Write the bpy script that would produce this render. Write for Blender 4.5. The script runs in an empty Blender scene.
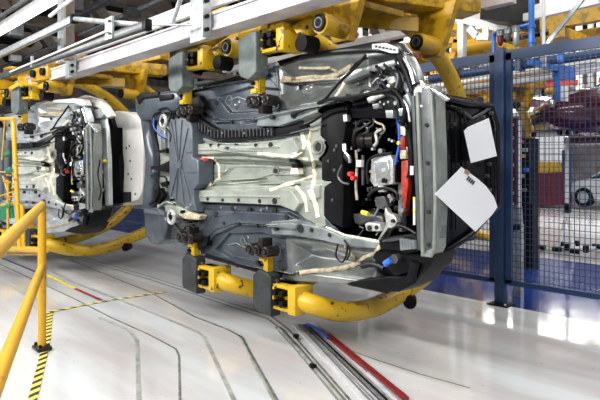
import bpy, bmesh, math, random
import numpy as np
from mathutils import Vector, Matrix
random.seed(7)
S = bpy.context.scene
col = S.collection
# ------------------------------------------------------------------ camera
CZ = 1.45
cd = bpy.data.cameras.new('camera'); cam = bpy.data.objects.new('camera', cd); col.objects.link(cam)
cam.location = (0, 0, CZ)
cam.rotation_euler = (math.pi/2, 0, math.atan2(.7295, .684))
cd.sensor_width = 36; cd.lens = 33.6; cd.shift_y = -35/600; cd.clip_start = .05; cd.clip_end = 200
S.camera = cam
# ------------------------------------------------------------------ world, lights, exposure
w = bpy.data.worlds.new('world'); S.world = w; w.use_nodes = True
bg = w.node_tree.nodes['Background']; bg.inputs[0].default_value = (.86, .93, 1, 1); bg.inputs[1].default_value = .46
S.view_settings.view_transform = 'Standard'; S.view_settings.look = 'None'
S.view_settings.exposure = -0.12; S.view_settings.gamma = 1
def area(name, loc, sx, sy, power, colr=(1, .97, .93), rot=(0, 0, 0)):
    l = bpy.data.lights.new(name, 'AREA'); l.shape = 'RECTANGLE'; l.size = sx; l.size_y = sy; l.energy = power; l.color = colr
    o = bpy.data.objects.new(name, l); o.location = loc; o.rotation_euler = rot; col.objects.link(o); return o
# the hall's rows of ceiling luminaires, plus added fill lamps that have no fixture
area('hall_and_fill_light', (-3.5, 1.0, 5.6), 9, .35, 340)
area('hall_and_fill_light', (-1.0, 4.9, 6.2), 9, .35, 300)
area('hall_and_fill_light', (-11.0, 2.0, 5.8), 8, .35, 330)
area('hall_and_fill_light', (-2.5, -2.2, 4.0), 7, .3, 620, rot=(math.radians(62), 0, 0))  # added frontal fill from the camera side, brightens the underbody
area('hall_and_fill_light', (-8.5, -1.2, 3.6), 5, .25, 240, rot=(math.radians(62), 0, 0))  # added frontal fill further left along the line
area('hall_and_fill_light', (1.0, 9.0, 6.8), 12, .6, 900, rot=(math.radians(25), 0, 0))
area('hall_and_fill_light', (-4.0, 13.0, 7.2), 16, .8, 1500, rot=(math.radians(40), 0, 0))  # tilted away from the camera to brighten the far rack fronts
area('hall_and_fill_light', (-1.0, 14.2, 2.75), 14, .25, 340)  # added low fill to brighten the dark far floor
area('hall_and_fill_light', (-1.0, 19.0, 3.6), 14, .25, 500)  # added fill behind the racks for the dim floor there
area('hall_and_fill_light', (-16.0, 9.0, 7.2), 12, .8, 500)

# ------------------------------------------------------------------ back-projection of traced outlines on true planes
def ray(px, py):
    k = (px-300)/560; v = (165-py)/560
    return (-.7295+.684*k, .684+.7295*k, v)
def at_t(px, py, t):
    r = ray(px, py); q = t/r[1]; return Vector((r[0]*q, t, CZ+r[2]*q))
def at_s(px, py, s):
    r = ray(px, py); q = s/r[0]; return Vector((s, r[1]*q, CZ+r[2]*q))
def at_z(px, py, z):
    r = ray(px, py); q = (z-CZ)/r[2]; return Vector((r[0]*q, r[1]*q, z))

# ------------------------------------------------------------------ materials
def mat(name, c, rough=.5, metal=0, var=.0, scale=8, bump=0, c2=None, emit=None, spec=.5, coat=0, thr=(.4, .6), alpha=None):
    m = bpy.data.materials.new(name); m.use_nodes = True
    nt = m.node_tree; b = nt.nodes['Principled BSDF']
    b.inputs['Base Color'].default_value = (*c, 1); b.inputs['Roughness'].default_value = rough
    b.inputs['Metallic'].default_value = metal; b.inputs['Specular IOR Level'].default_value = spec
    if coat: b.inputs['Coat Weight'].default_value = coat; b.inputs['Coat Roughness'].default_value = .08
    if emit:
        b.inputs['Emission Color'].default_value = (*emit[0], 1); b.inputs['Emission Strength'].default_value = emit[1]
    if var or c2:
        tc = nt.nodes.new('ShaderNodeTexCoord'); n = nt.nodes.new('ShaderNodeTexNoise')
        n.inputs['Scale'].default_value = scale; n.inputs['Detail'].default_value = 6; n.inputs['Roughness'].default_value = .6
        nt.links.new(tc.outputs['Object'], n.inputs['Vector'])
        r = nt.nodes.new('ShaderNodeValToRGB')
        r.color_ramp.elements[0].position = thr[0]; r.color_ramp.elements[1].position = thr[1]
        lo = tuple(max(0, x*(1-var)) for x in c) if not c2 else c2
        hi = tuple(min(1, x*(1+var)) for x in c) if not c2 else c
        r.color_ramp.elements[0].color = (*lo, 1); r.color_ramp.elements[1].color = (*hi, 1)
        nt.links.new(n.outputs['Fac'], r.inputs['Fac']); nt.links.new(r.outputs['Color'], b.inputs['Base Color'])
        if bump:
            bp = nt.nodes.new('ShaderNodeBump'); bp.inputs['Strength'].default_value = bump; bp.inputs['Distance'].default_value = .01
            nt.links.new(n.outputs['Fac'], bp.inputs['Height']); nt.links.new(bp.outputs['Normal'], b.inputs['Normal'])
    return m
M = {}
M['ecoat'] = mat('blue_grey_primer', (.072, .088, .108), .27, .45, .25, 3, .02)
M['sage'] = mat('pale_sage_primer', (.27, .297, .258), .28, .1, .14, 5, .02)
M['rail'] = mat('grey_rail_primer', (.22, .25, .26), .27, .4, .25, 5, .02)
M['sagerail'] = mat('sage_grey_rail_primer', (.25, .275, .255), .27, .3, .15, 5)
M['arch'] = mat('wheelhouse_primer', (.25, .265, .26), .24, .45, .3, 3, .03, (.15,.165,.165))
M['seal'] = mat('cream_sealant', (.78, .71, .54), .6, 0, .1, 20, .2)
M['sealstain'] = mat('tan_sealant', (.42, .36, .25), .6, 0, .3, 25, .2)
M['tank'] = mat('tank_grey_plastic', (.07, .086, .105), .42, .1, .12, 10)
M['black'] = mat('black_plastic', (.004, .004, .005), .42, 0, .3, 12, spec=.14)
M['blackpaint'] = mat('black_body_paint', (.004, .005, .006), .22, 0, .2, 5, spec=.22)
M['deep'] = mat('engine_bay_black', (.002, .002, .003), .6, 0, .3, 9, spec=.08)
M['rubber'] = mat('black_rubber', (.004, .004, .004), .55, spec=.14)
M['hole'] = mat('open_hole_black', (.006, .006, .007), .8)
M['hub'] = mat('oily_brown_steel', (.025, .02, .018), .3, .4, .5, 30)
M['chrome'] = mat('bright_zinc', (.62, .64, .66), .2, .9, .1, 20)
M['alu'] = mat('cast_aluminium', (.48, .49, .48), .35, .5, .2, 30)
M['white'] = mat('white_paint', (.66, .67, .66), .4, 0, .06, 6)
M['beamwhite'] = mat('scuffed_white_beam_paint', (.52, .515, .54), .35, 0, 0, 3, 0, (.38, .36, .39), thr=(.38, .56))
M['cable'] = mat('black_cable', (.004, .004, .005), .4, spec=.25)
M['bluecable'] = mat('blue_cable', (.02, .12, .65), .35)
M['redribbon'] = mat('orange_red_sleeve', (.34, .028, .012), .4, 0, .3, 30)
M['red'] = mat('red_plastic', (.7, .03, .03), .35)
M['yellowtag'] = mat('yellow_tag', (.85, .72, .03), .4)
M['yel'] = mat('worn_yellow_paint', (.46, .27, .008), .36, 0, 0, 9, .06, (.22, .12, .008), thr=(.38, .52))
M['yelchip'] = mat('chipped_yellow_paint', (.56, .35, .012), .34, 0, 0, 13, .12, (.04, .03, .02), thr=(.37, .40))
M['yelrail'] = mat('handrail_yellow_paint', (.56, .31, .015), .35, 0, 0, 16, .03, (.36, .19, .02), thr=(.3, .4))
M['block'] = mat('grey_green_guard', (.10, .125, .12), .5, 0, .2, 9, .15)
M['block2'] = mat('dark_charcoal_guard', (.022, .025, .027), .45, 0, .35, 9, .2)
M['fence'] = mat('fence_blue_paint', (.010, .036, .105), .4, 0, .12, 5)
M['wire'] = mat('fence_wire_blue', (.014, .035, .10), .45)
M['pipeblue'] = mat('bright_blue_pipe', (.02, .15, .55), .3)
M['maroon'] = mat('maroon_car_paint', (.05, .003, .008), .12, 0, 0, spec=.5, coat=1)
M['maroonst'] = mat('maroon_steel_paint', (.10, .005, .012), .4)
M['carwhite'] = mat('white_car_paint', (.45, .48, .50), .15, 0, 0, coat=1)
M['glass'] = mat('dark_car_glass', (.02, .035, .05), .08)
M['paper'] = mat('white_paper', (.84, .86, .90), .7)
M['ink'] = mat('black_ink', (.02, .02, .02), .6)
M['tape'] = mat('brown_tape', (.35, .2, .1), .6)
M['brown'] = mat('dusty_brown_truss_steel', (.13, .105, .085), .6, 0, .2, 4)
M['roof'] = mat('dark_roof_sheet', (.008, .008, .01), .8)
M['greydark'] = mat('dark_grey_steel', (.075, .08, .085), .35, .4, .2, 9)
M['gal'] = mat('galvanised_steel', (.36, .39, .41), .3, .5, .2, 14)
M['pinkbeam'] = mat('pale_concrete_beam', (.48, .45, .44), .6, 0, .1, 4)
M['green'] = mat('green_plastic', (.01, .17, .08), .4)
M['lbody'] = mat('light_grey_primer', (.42, .45, .47), .28, .3, .2, 5, .08)
M['lfloor'] = mat('pale_white_primer', (.46, .48, .44), .32, .1, .14, 6, .05)
M['hood'] = mat('white_hood_primer', (.56, .55, .53), .35, 0, .06, 4)
M['emit'] = mat('lit_fluorescent_tube', (1, 1, 1), .5, emit=((.95, .98, 1), 6))
M['redbeam'] = mat('red_rack_beam_paint', (.30, .025, .015), .45)
M['farwall'] = mat('far_hall_wall', (.55, .50, .48), .8, 0, .3, 1.5)

def tapemat():
    m = bpy.data.materials.new('black_yellow_hazard_tape'); m.use_nodes = True; nt = m.node_tree; b = nt.nodes['Principled BSDF']
    tc = nt.nodes.new('ShaderNodeUVMap'); wv = nt.nodes.new('ShaderNodeTexWave'); wv.wave_type = 'BANDS'; wv.bands_direction = 'DIAGONAL'
    wv.inputs['Scale'].default_value = 3.4
    r = nt.nodes.new('ShaderNodeValToRGB'); r.color_ramp.interpolation = 'CONSTANT'; r.color_ramp.elements[1].position = .5
    r.color_ramp.elements[0].color = (.015, .018, .03, 1); r.color_ramp.elements[1].color = (.75, .62, .08, 1)
    nt.links.new(tc.outputs[0], wv.inputs['Vector']); nt.links.new(wv.outputs['Fac'], r.inputs['Fac']); nt.links.new(r.outputs[0], b.inputs['Base Color'])
    b.inputs['Roughness'].default_value = .45
    return m
M['hazard'] = tapemat()

def floormat(name, c, c2, rough, sheen=None):
    m = bpy.data.materials.new(name); m.use_nodes = True; nt = m.node_tree; b = nt.nodes['Principled BSDF']; L = nt.links.new
    tc = nt.nodes.new('ShaderNodeTexCoord'); mp = nt.nodes.new('ShaderNodeMapping'); L(tc.outputs['Object'], mp.inputs['Vector'])
    mp.inputs['Scale'].default_value = (.25, 1.6, 1)
    n = nt.nodes.new('ShaderNodeTexNoise'); n.inputs['Scale'].default_value = 1.6; n.inputs['Detail'].default_value = 5; L(mp.outputs[0], n.inputs['Vector'])
    r = nt.nodes.new('ShaderNodeValToRGB'); r.color_ramp.elements[0].position = .38; r.color_ramp.elements[1].position = .62
    r.color_ramp.elements[0].color = (*c2, 1); r.color_ramp.elements[1].color = (*c, 1); L(n.outputs['Fac'], r.inputs['Fac'])
    n2 = nt.nodes.new('ShaderNodeTexNoise'); n2.inputs['Scale'].default_value = 34; n2.inputs['Detail'].default_value = 2; L(tc.outputs['Object'], n2.inputs['Vector'])
    r2 = nt.nodes.new('ShaderNodeValToRGB'); r2.color_ramp.elements[0].position = .25; r2.color_ramp.elements[1].position = .27
    r2.color_ramp.elements[0].color = (.35, .35, .36, 1); r2.color_ramp.elements[1].color = (1, 1, 1, 1); L(n2.outputs['Fac'], r2.inputs['Fac'])
    mx = nt.nodes.new('ShaderNodeMix'); mx.data_type = 'RGBA'; mx.blend_type = 'MULTIPLY'; mx.inputs[0].default_value = 1
    L(r.outputs[0], mx.inputs[6]); L(r2.outputs[0], mx.inputs[7]); L(mx.outputs[2], b.inputs['Base Color'])
    n3 = nt.nodes.new('ShaderNodeTexNoise'); n3.inputs['Scale'].default_value = 2.2; n3.inputs['Detail'].default_value = 4; L(tc.outputs['Object'], n3.inputs['Vector'])
    mr = nt.nodes.new('ShaderNodeMapRange'); mr.inputs[3].default_value = rough*.6; mr.inputs[4].default_value = rough*1.5
    L(n3.outputs['Fac'], mr.inputs[0]); L(mr.outputs[0], b.inputs['Roughness'])
    bp = nt.nodes.new('ShaderNodeBump'); bp.inputs['Strength'].default_value = .12; bp.inputs['Distance'].default_value = .02
    L(n3.outputs['Fac'], bp.inputs['Height']); L(bp.outputs[0], b.inputs['Normal'])
    b.inputs['Specular IOR Level'].default_value = .75
    return m
M['floor'] = floormat('white_epoxy_floor', (.54, .575, .595), (.45, .43, .435), .10)
M['bluefloor'] = floormat('blue_epoxy_floor', (.012, .04, .21), (.01, .03, .16), .12)
M['groove'] = mat('floor_groove_grime', (.12, .125, .11), .5, 0, .4, 14)
M['groovelight'] = mat('scuffed_floor_mark', (.28, .295, .275), .4, 0, .25, 9)

# ------------------------------------------------------------------ mesh builder
class MB:
    def __init__(s): s.bm = bmesh.new()
    def box(s, c, size, rot=None, bev=0):
        r = bmesh.ops.create_cube(s.bm, size=1); vs = r['verts']
        mt = Matrix.Translation(c) @ (rot.to_4x4() if rot else Matrix()) @ Matrix.Diagonal((*size, 1))
        bmesh.ops.transform(s.bm, matrix=mt, verts=vs)
        if bev:
            es = list({e for v in vs for e in v.link_edges})
            bmesh.ops.bevel(s.bm, geom=es, offset=bev, segments=2, affect='EDGES', profile=.5)
        return s
    def bx(s, x0, x1, y0, y1, z0, z1, bev=0):
        return s.box(((x0+x1)/2, (y0+y1)/2, (z0+z1)/2), (abs(x1-x0), abs(y1-y0), abs(z1-z0)), None, bev)
    def beam(s, a, b, w, h, bev=0, up=(0, 0, 1)):
        a = Vector(a); b = Vector(b); d = b-a; L = d.length
        if L < 1e-6: return s
        d.normalize(); u = Vector(up)
        if abs(d.dot(u)) > .98: u = Vector((0, 1, 0))
        y = u.cross(d).normalized(); z = d.cross(y)
        rot = Matrix((d, y, z)).transposed()
        return s.box((a+b)/2, (L, w, h), rot, bev)
    def tube(s, pts, r, n=10, smooth=False, sub=6, flat=1.0, caps=True):
        pts = [Vector(p) for p in pts]
        if smooth and len(pts) > 2:
            q = [pts[0]*2-pts[1]]+pts+[pts[-1]*2-pts[-2]]; out = []
            for i in range(1, len(q)-2):
                for j in range(sub):
                    t = j/sub; a, b, c, d = q[i-1:i+3]
                    out.append(.5*((2*b)+(c-a)*t+(2*a-5*b+4*c-d)*t*t+(3*b-a-3*c+d)*t**3))
            out.append(pts[-1]); pts = out
        rings = []; prev = None
        for i, p in enumerate(pts):
            d = (pts[min(i+1, len(pts)-1)]-pts[max(i-1, 0)])
            if d.length < 1e-9: d = Vector((1, 0, 0))
            d.normalize()
            if prev is None:
                u = Vector((0, 0, 1)) if abs(d.z) < .9 else Vector((0, 1, 0))
                prev = (u-d*u.dot(d)).normalized()
            else:
                prev = prev-d*prev.dot(d)
                prev = prev.normalized() if prev.length > 1e-6 else d.orthogonal().normalized()
            b2 = d.cross(prev); rr = float(np.interp(i/(len(pts)-1), np.linspace(0, 1, len(r)), r)) if isinstance(r, (list, tuple)) else r
            rings.append([s.bm.verts.new(p+prev*(rr*math.cos(2*math.pi*k/n))+b2*(rr*flat*math.sin(2*math.pi*k/n))) for k in range(n)])
        for a, b in zip(rings, rings[1:]):
            for k in range(n): s.bm.faces.new((a[k], a[(k+1) % n], b[(k+1) % n], b[k]))
        if caps:
            s.bm.faces.new(rings[0][::-1]); s.bm.faces.new(rings[-1])
        return s
    def cyl(s, a, b, r, n=20): return s.tube([a, b], r, n)
    def ring(s, c, axis, R, r, n=28, m=8):
        axis = Vector(axis).normalized(); u = axis.orthogonal().normalized(); v = axis.cross(u); c = Vector(c); R_ = []
        for i in range(n):
            a = 2*math.pi*i/n; d = u*math.cos(a)+v*math.sin(a)
            R_.append([s.bm.verts.new(c+d*(R+r*math.cos(2*math.pi*k/m))+axis*(r*math.sin(2*math.pi*k/m))) for k in range(m)])
        for i in range(n):
            a = R_[i]; b = R_[(i+1) % n]
            for k in range(m): s.bm.faces.new((a[k], b[k], b[(k+1) % m], a[(k+1) % m]))
        return s
    def prism(s, pts, vec, bev=0):
        """closed outline (3D points in a plane) given thickness vec"""
        vec = Vector(vec); vs = [s.bm.verts.new(Vector(p)) for p in pts]
        f = s.bm.faces.new(vs)
        r = bmesh.ops.extrude_face_region(s.bm, geom=[f])
        nv = [g for g in r['geom'] if isinstance(g, bmesh.types.BMVert)]
        bmesh.ops.translate(s.bm, vec=vec, verts=nv)
        if bev:
            es = list(f.edges)
            bmesh.ops.bevel(s.bm, geom=es, offset=bev, segments=3, affect='EDGES', profile=.5)
        return s
    def strip(s, pts, w, thick, up=(0, 0, 1), sm=False):
        """flat ribbon of true thickness along a polyline, lying on the plane with normal up"""
        pts = [Vector(p) for p in pts]; up = Vector(up); L = []
        for i, p in enumerate(pts):
            if i == 0: d = (pts[1]-p).normalized(); k = 1
            elif i == len(pts)-1: d = (p-pts[i-1]).normalized(); k = 1
            else:
                a = (p-pts[i-1]).normalized(); b = (pts[i+1]-p).normalized(); d = (a+b).normalized(); k = 1/max(.4, d.dot(a))
            n = up.cross(d).normalized()*(w/2*k); L.append((p+n, p-n))
        uvl = s.bm.loops.layers.uv.verify(); acc = 0
        rows = []
        for (a, b) in L: rows.append([s.bm.verts.new(a), s.bm.verts.new(b), s.bm.verts.new(b+up*thick), s.bm.verts.new(a+up*thick)])
        for i, (a, b) in enumerate(zip(rows, rows[1:])):
            l = (pts[i+1]-pts[i]).length
            for k in range(4):
                f = s.bm.faces.new((a[k], b[k], b[(k+1) % 4], a[(k+1) % 4]))
                vals = [(acc, k*.1), (acc+l, k*.1), (acc+l, k*.1+w), (acc, k*.1+w)]
                for lp, uv in zip(f.loops, vals): lp[uvl].uv = (uv[0]*1.6, uv[1]*1.6)
            acc += l
        s.bm.faces.new(rows[0][::-1]); s.bm.faces.new(rows[-1])
        return s
    def build(s, name, m, parent=None, label=None, smooth=True, **kw):
        bmesh.ops.recalc_face_normals(s.bm, faces=s.bm.faces)
        me = bpy.data.meshes.new(name); 
        if parent:
            off = Vector(parent.location) if not parent.parent else Vector(parent.parent.location)
            bmesh.ops.translate(s.bm, vec=-off, verts=s.bm.verts)
        s.bm.to_mesh(me); s.bm.free()
        o = bpy.data.objects.new(name, me); col.objects.link(o)
        if parent: o.parent = parent
        me.materials.append(M[m] if isinstance(m, str) else m)
        if smooth:
            me.shade_smooth()
            try: me.set_sharp_from_angle(angle=math.radians(38))
            except Exception: pass
        if label: o['label'] = label
        return o
def empty(name, loc, label, cat, group=None):
    o = bpy.data.objects.new(name, None); o.location = loc; o.empty_display_size = .2; col.objects.link(o)
    o['label'] = label; o['category'] = cat
    if group: o['group'] = group
    return o
def tag(o, label, cat, group=None, kind=None):
    o['label'] = label; o['category'] = cat
    if group: o['group'] = group
    if kind: o['kind'] = kind
    return o
def struct(o): o['kind'] = 'structure'; return o
def copy_tree(o, parent=None, swap=None, skip=()):
    c = o.copy(); col.objects.link(c)
    if parent: c.parent = parent
    if swap and c.type == 'MESH':
        nm = c.data.materials[0].name
        if nm in swap:
            c.material_slots[0].link = 'OBJECT'; c.material_slots[0].material = M[swap[nm]]
    for ch in list(o.children):
        if ch.name.split('.')[0] not in skip: copy_tree(ch, c, swap, skip)
    return c

# ------------------------------------------------------------------ setting
struct(MB().bx(-40, 14, -6, 5.5, -.2, 0).build('floor', 'floor', smooth=False))
struct(MB().bx(-40, 14, 5.5, 8.75, -.2, 0).build('floor_blue_aisle', 'bluefloor', smooth=False))
struct(MB().bx(-40, 14, 8.75, 40, -.2, 0).build('floor_far', 'floor', smooth=False))
struct(MB().bx(-40, 14, -6, 40, 8.2, 8.5).build('ceiling', 'roof', smooth=False))
struct(MB().bx(-40, 14, 33, 33.3, 0, 8.2).build('wall_back', 'farwall', smooth=False))
struct(MB().bx(-40.3, -40, -6, 33, 0, 8.2).build('wall_left', 'farwall', smooth=False))

# roof trusses: chords along the aisle depth, each truss one thing
for i, (s0, lab) in enumerate(((-7.8, 'nearest'), (-10.4, 'second'), (-13.4, 'third'), (-17.2, 'fourth'), (-22, 'farthest'))):
    b = MB(); z0, z1 = 4.7, 6.2
    b.beam((s0, -1, z1), (s0, 13, z1), .3, .25); b.beam((s0, -1, z0), (s0, 13, z0), .3, .25)
    for j in range(6):
        y = -1+j*2.4
        b.beam((s0, y, z0), (s0, y+1.2, z1), .3, .26); b.beam((s0, y+1.2, z1), (s0, y+2.4, z0), .3, .26)
    tag(b.build('roof_truss', 'brown', smooth=False), 'dusty brown steel roof truss, upper left, the '+lab+' of five in the row', 'truss', 'brown roof trusses upper left')
rt = random.Random(9); TS = (-7.8, -10.4, -13.4, -17.2)
for k, t in enumerate((1.2, 2.0, 2.9, 3.4, 4.5, 5.2, 7.3)):
    if k % 2: o = MB().tube([(-22, t, 4.51), (-6.9, t, 4.51)], .04, 8).build('conduit', 'rail'); tag(o, 'grey conduit slung under the roof trusses, upper left', 'conduit', 'conduits under the roof')
    else: o = MB().bx(-22, -6.9, t-.07, t+.07, 4.45, 4.55).build('cable_tray', 'greydark', smooth=False); tag(o, 'dark cable tray slung under the roof trusses, upper left', 'cable tray', 'cable trays under the roof')
for s0 in TS:
    for k in range(5):
        y0 = 1.6+k*1.15+rt.uniform(-.1, .1); h = rt.uniform(.15, .3)
        o = MB().box((s0+.15, y0, 4.55-h/2), (.18, .3, h), None, .02).build('junction_box', rt.choice(['greydark', 'rail', 'black', 'maroonst', 'white']), smooth=False); tag(o, 'small box fixed under the roof trusses, upper left', 'junction box', 'junction boxes under the roof')
b = MB()
for t in (3.9, 6.4, 8.9): b.beam((-24, t, 4.95), (-6.2, t, 4.95), .22, .3)
tag(b.build('roof_girder', 'brown', smooth=False), 'long dusty brown girders running across the roof trusses, upper left', 'girder')

# ------------------------------------------------------------------ overhead conveyor
def iline(z_over_t, t, s0, s1, w, h, b):   # box beam along the line
    z = CZ+z_over_t*t; b.bx(s0, s1, t-w/2, t+w/2, z, z+h); return b
rail_root = empty('conveyor_beam', (-8, 2.7, 2.55), 'scuffed white steel conveyor beam carrying the car carriers, lower of the white beams', 'beam')
b = MB(); z = 2.548; b.bx(-24, -1.5, 2.60, 2.80, z, z+.018); b.bx(-24, -1.5, 2.60, 2.78, z+.128, z+.145); b.bx(-24, -1.5, 2.615, 2.64, z+.018, z+.13)
b.build('channel', 'beamwhite', rail_root, smooth=False)
b = MB()
for s in (-6.2, -8.0, -9.9, -12): b.bx(s-.06, s+.06, 2.575, 2.60, z-.03, z+.3)
up_root = empty('upper_conveyor_beam', (-8, 2.75, 2.8), 'white steel beam above the main conveyor beam with dark gap between', 'beam')
b2 = MB(); b2.bx(-24, -2.3, 2.68, 2.72, 2.775, 2.89)
b2.build('channel', 'white', up_root, smooth=False)
for (pa, pb) in ((at_t(67, 54, 2.58), at_t(76, 76, 2.58)), (at_t(190, -6, 2.56), at_t(209, 38, 2.56))):
    b = MB(); b.bx(pa.x, pb.x, 2.56, 2.585, pb.z, pa.z, .004); b.bx(pb.x-.012, pb.x, 2.5, 2.56, pb.z, pa.z)
    br = b.build('splice_bracket', 'gal', rail_root, smooth=False)
    for q in (.15, .4, .7, .9):
        zz = pb.z+(pa.z-pb.z)*q
        MB().cyl((pb.x, 2.53, zz), (pb.x+.03, 2.53, zz), .018, 8).build('bolt', 'black', br)
# light rails with brackets in front of the beam, upper left
def rod(name, a, c, r, m, label, cat, group=None, sq=False):
    b = MB()
    if sq: b.beam(a, c, r*2, r*2, r*.25)
    else: b.tube([a, c], r, 12)
    return tag(b.build(name, m), label, cat, group)
t0 = 2.13
tub = empty('aluminium_rail', (-7, t0, 2.9), 'bright aluminium box rail with black end cap, upper left', 'rail')
MB().beam(at_t(-40, 74, t0), at_t(74, 19, t0), .05, .075, .008).build('profile', 'gal', tub)
e = at_t(74, 19, t0); MB().box(e, (.05, .07, .09), None, .006).build('end_cap', 'black', tub)
t1 = 2.1
tub = empty('dark_grey_rail', (-7, t1, 2.6), 'dark grey box rail with black end cap, below the aluminium rail', 'rail')
MB().beam(at_t(-40, 91, t1), at_t(147, 25, t1), .05, .07, .008).build('profile', 'greydark', tub)
MB().box(at_t(147, 25, t1), (.06, .06, .09), None, .006).build('end_cap', 'black', tub)
for px in (35, ): 
    p = at_t(px, 62, t1); MB().box(p+Vector((0, -.03, 0)), (.05, .02, .12)).build('clamp', 'gal', tub)
rod('white_rod', at_t(10, 72, 2.05), at_t(107, 31, 2.05), .010, 'white', 'thin white rod running just above the dark grey rail', 'rod')
rod('crossbar', at_t(75, 19, 2.12), at_t(141, 25, 2.12), .022, 'gal', 'galvanised crossbar tying the aluminium rail to the dark rail end', 'bar')
rod('white_diagonal', at_t(50, 16, 2.2), at_t(73, -2, 2.2), .02, 'white', 'short white diagonal rod rising to the top edge, upper left', 'rod')
tp = empty('hanger_post', at_t(60, 60, 2.35), 'white flat steel hanger post left of the brown post, upper left', 'post')
p0 = at_t(61, 62, 2.35); MB().bx(p0.x-.05, p0.x+.05, 2.33, 2.36, p0.z, 4.3).build('flat_bar', 'gal', tp, smooth=False)
MB().bx(p0.x-.07, p0.x+.07, 2.3, 2.33, p0.z+.36, p0.z+.42).build('clamp', 'gal', tp, smooth=False)
p0 = at_t(68, 60, 2.5); tag(MB().bx(p0.x-.06, p0.x+.07, 2.45, 2.55, p0.z, 4.6).build('brown_post', 'brown', smooth=False), 'brown steel post beside the white hanger post', 'post')
tp = empty('short_bracket', at_t(109, 38, 2.07), 'short galvanised bracket joining the crossbar to the dark rail', 'bracket')
pa = at_t(106, 19, 2.07); pb = at_t(113, 38, 2.07); MB().bx(pa.x, pb.x, 2.06, 2.08, pb.z, pa.z).build('plate', 'gal', tp, smooth=False)
MB().cyl((pb.x-.03, 2.04, pb.z+.04), (pb.x-.03, 2.06, pb.z+.04), .012, 8).build('bolt', 'greydark', tp)
MB().cyl((pb.x-.03, 2.04, pa.z-.04), (pb.x-.03, 2.06, pa.z-.04), .012, 8).build('bolt', 'greydark', tp)
rod('diagonal_brace', at_t(172, 24, 2.5), at_t(183, -8, 2.5), .02, 'gal', 'slim galvanised brace slanting up in front of the white beams', 'brace')
rod('thin_crossrod', at_t(147, 25, 2.3), at_t(192, 25, 2.5), .010, 'gal', 'thin rod between the dark rail end and the slanting brace', 'rod')
# fluorescent luminaire
fl = empty('fluorescent_fixture', (-6.5, 3.27, 4.1), 'long lit white fluorescent light fixture at top left corner', 'ceiling light')
z = CZ+.80*3.27
MB().bx(-16, -4.2, 3.12, 3.36, z+.03, z+.10).build('housing', 'white', fl, smooth=False)
MB().bx(-15.9, -4.25, 3.15, 3.33, z, z+.03).build('tube', 'emit', fl, smooth=False)
for i, (s, t, z) in enumerate(((-7, 5.2, 5.9), (-13, 6.5, 6.2), (2.5, 10.5, 7.3), (-4, 10.5, 7.3), (-2, 17, 7.5), (6, 17, 7.5))):
    f2 = empty('fluorescent_fixture', (s, t, z), 'white fluorescent fixture hanging high under the hall roof', 'ceiling light', 'hall luminaires')
    MB().bx(s-1.6, s+1.6, t-.14, t+.14, z+.03, z+.1).build('housing', 'white', f2, smooth=False)
    MB().bx(s-1.55, s+1.55, t-.1, t+.1, z, z+.03).build('tube', 'emit', f2, smooth=False)

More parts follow.
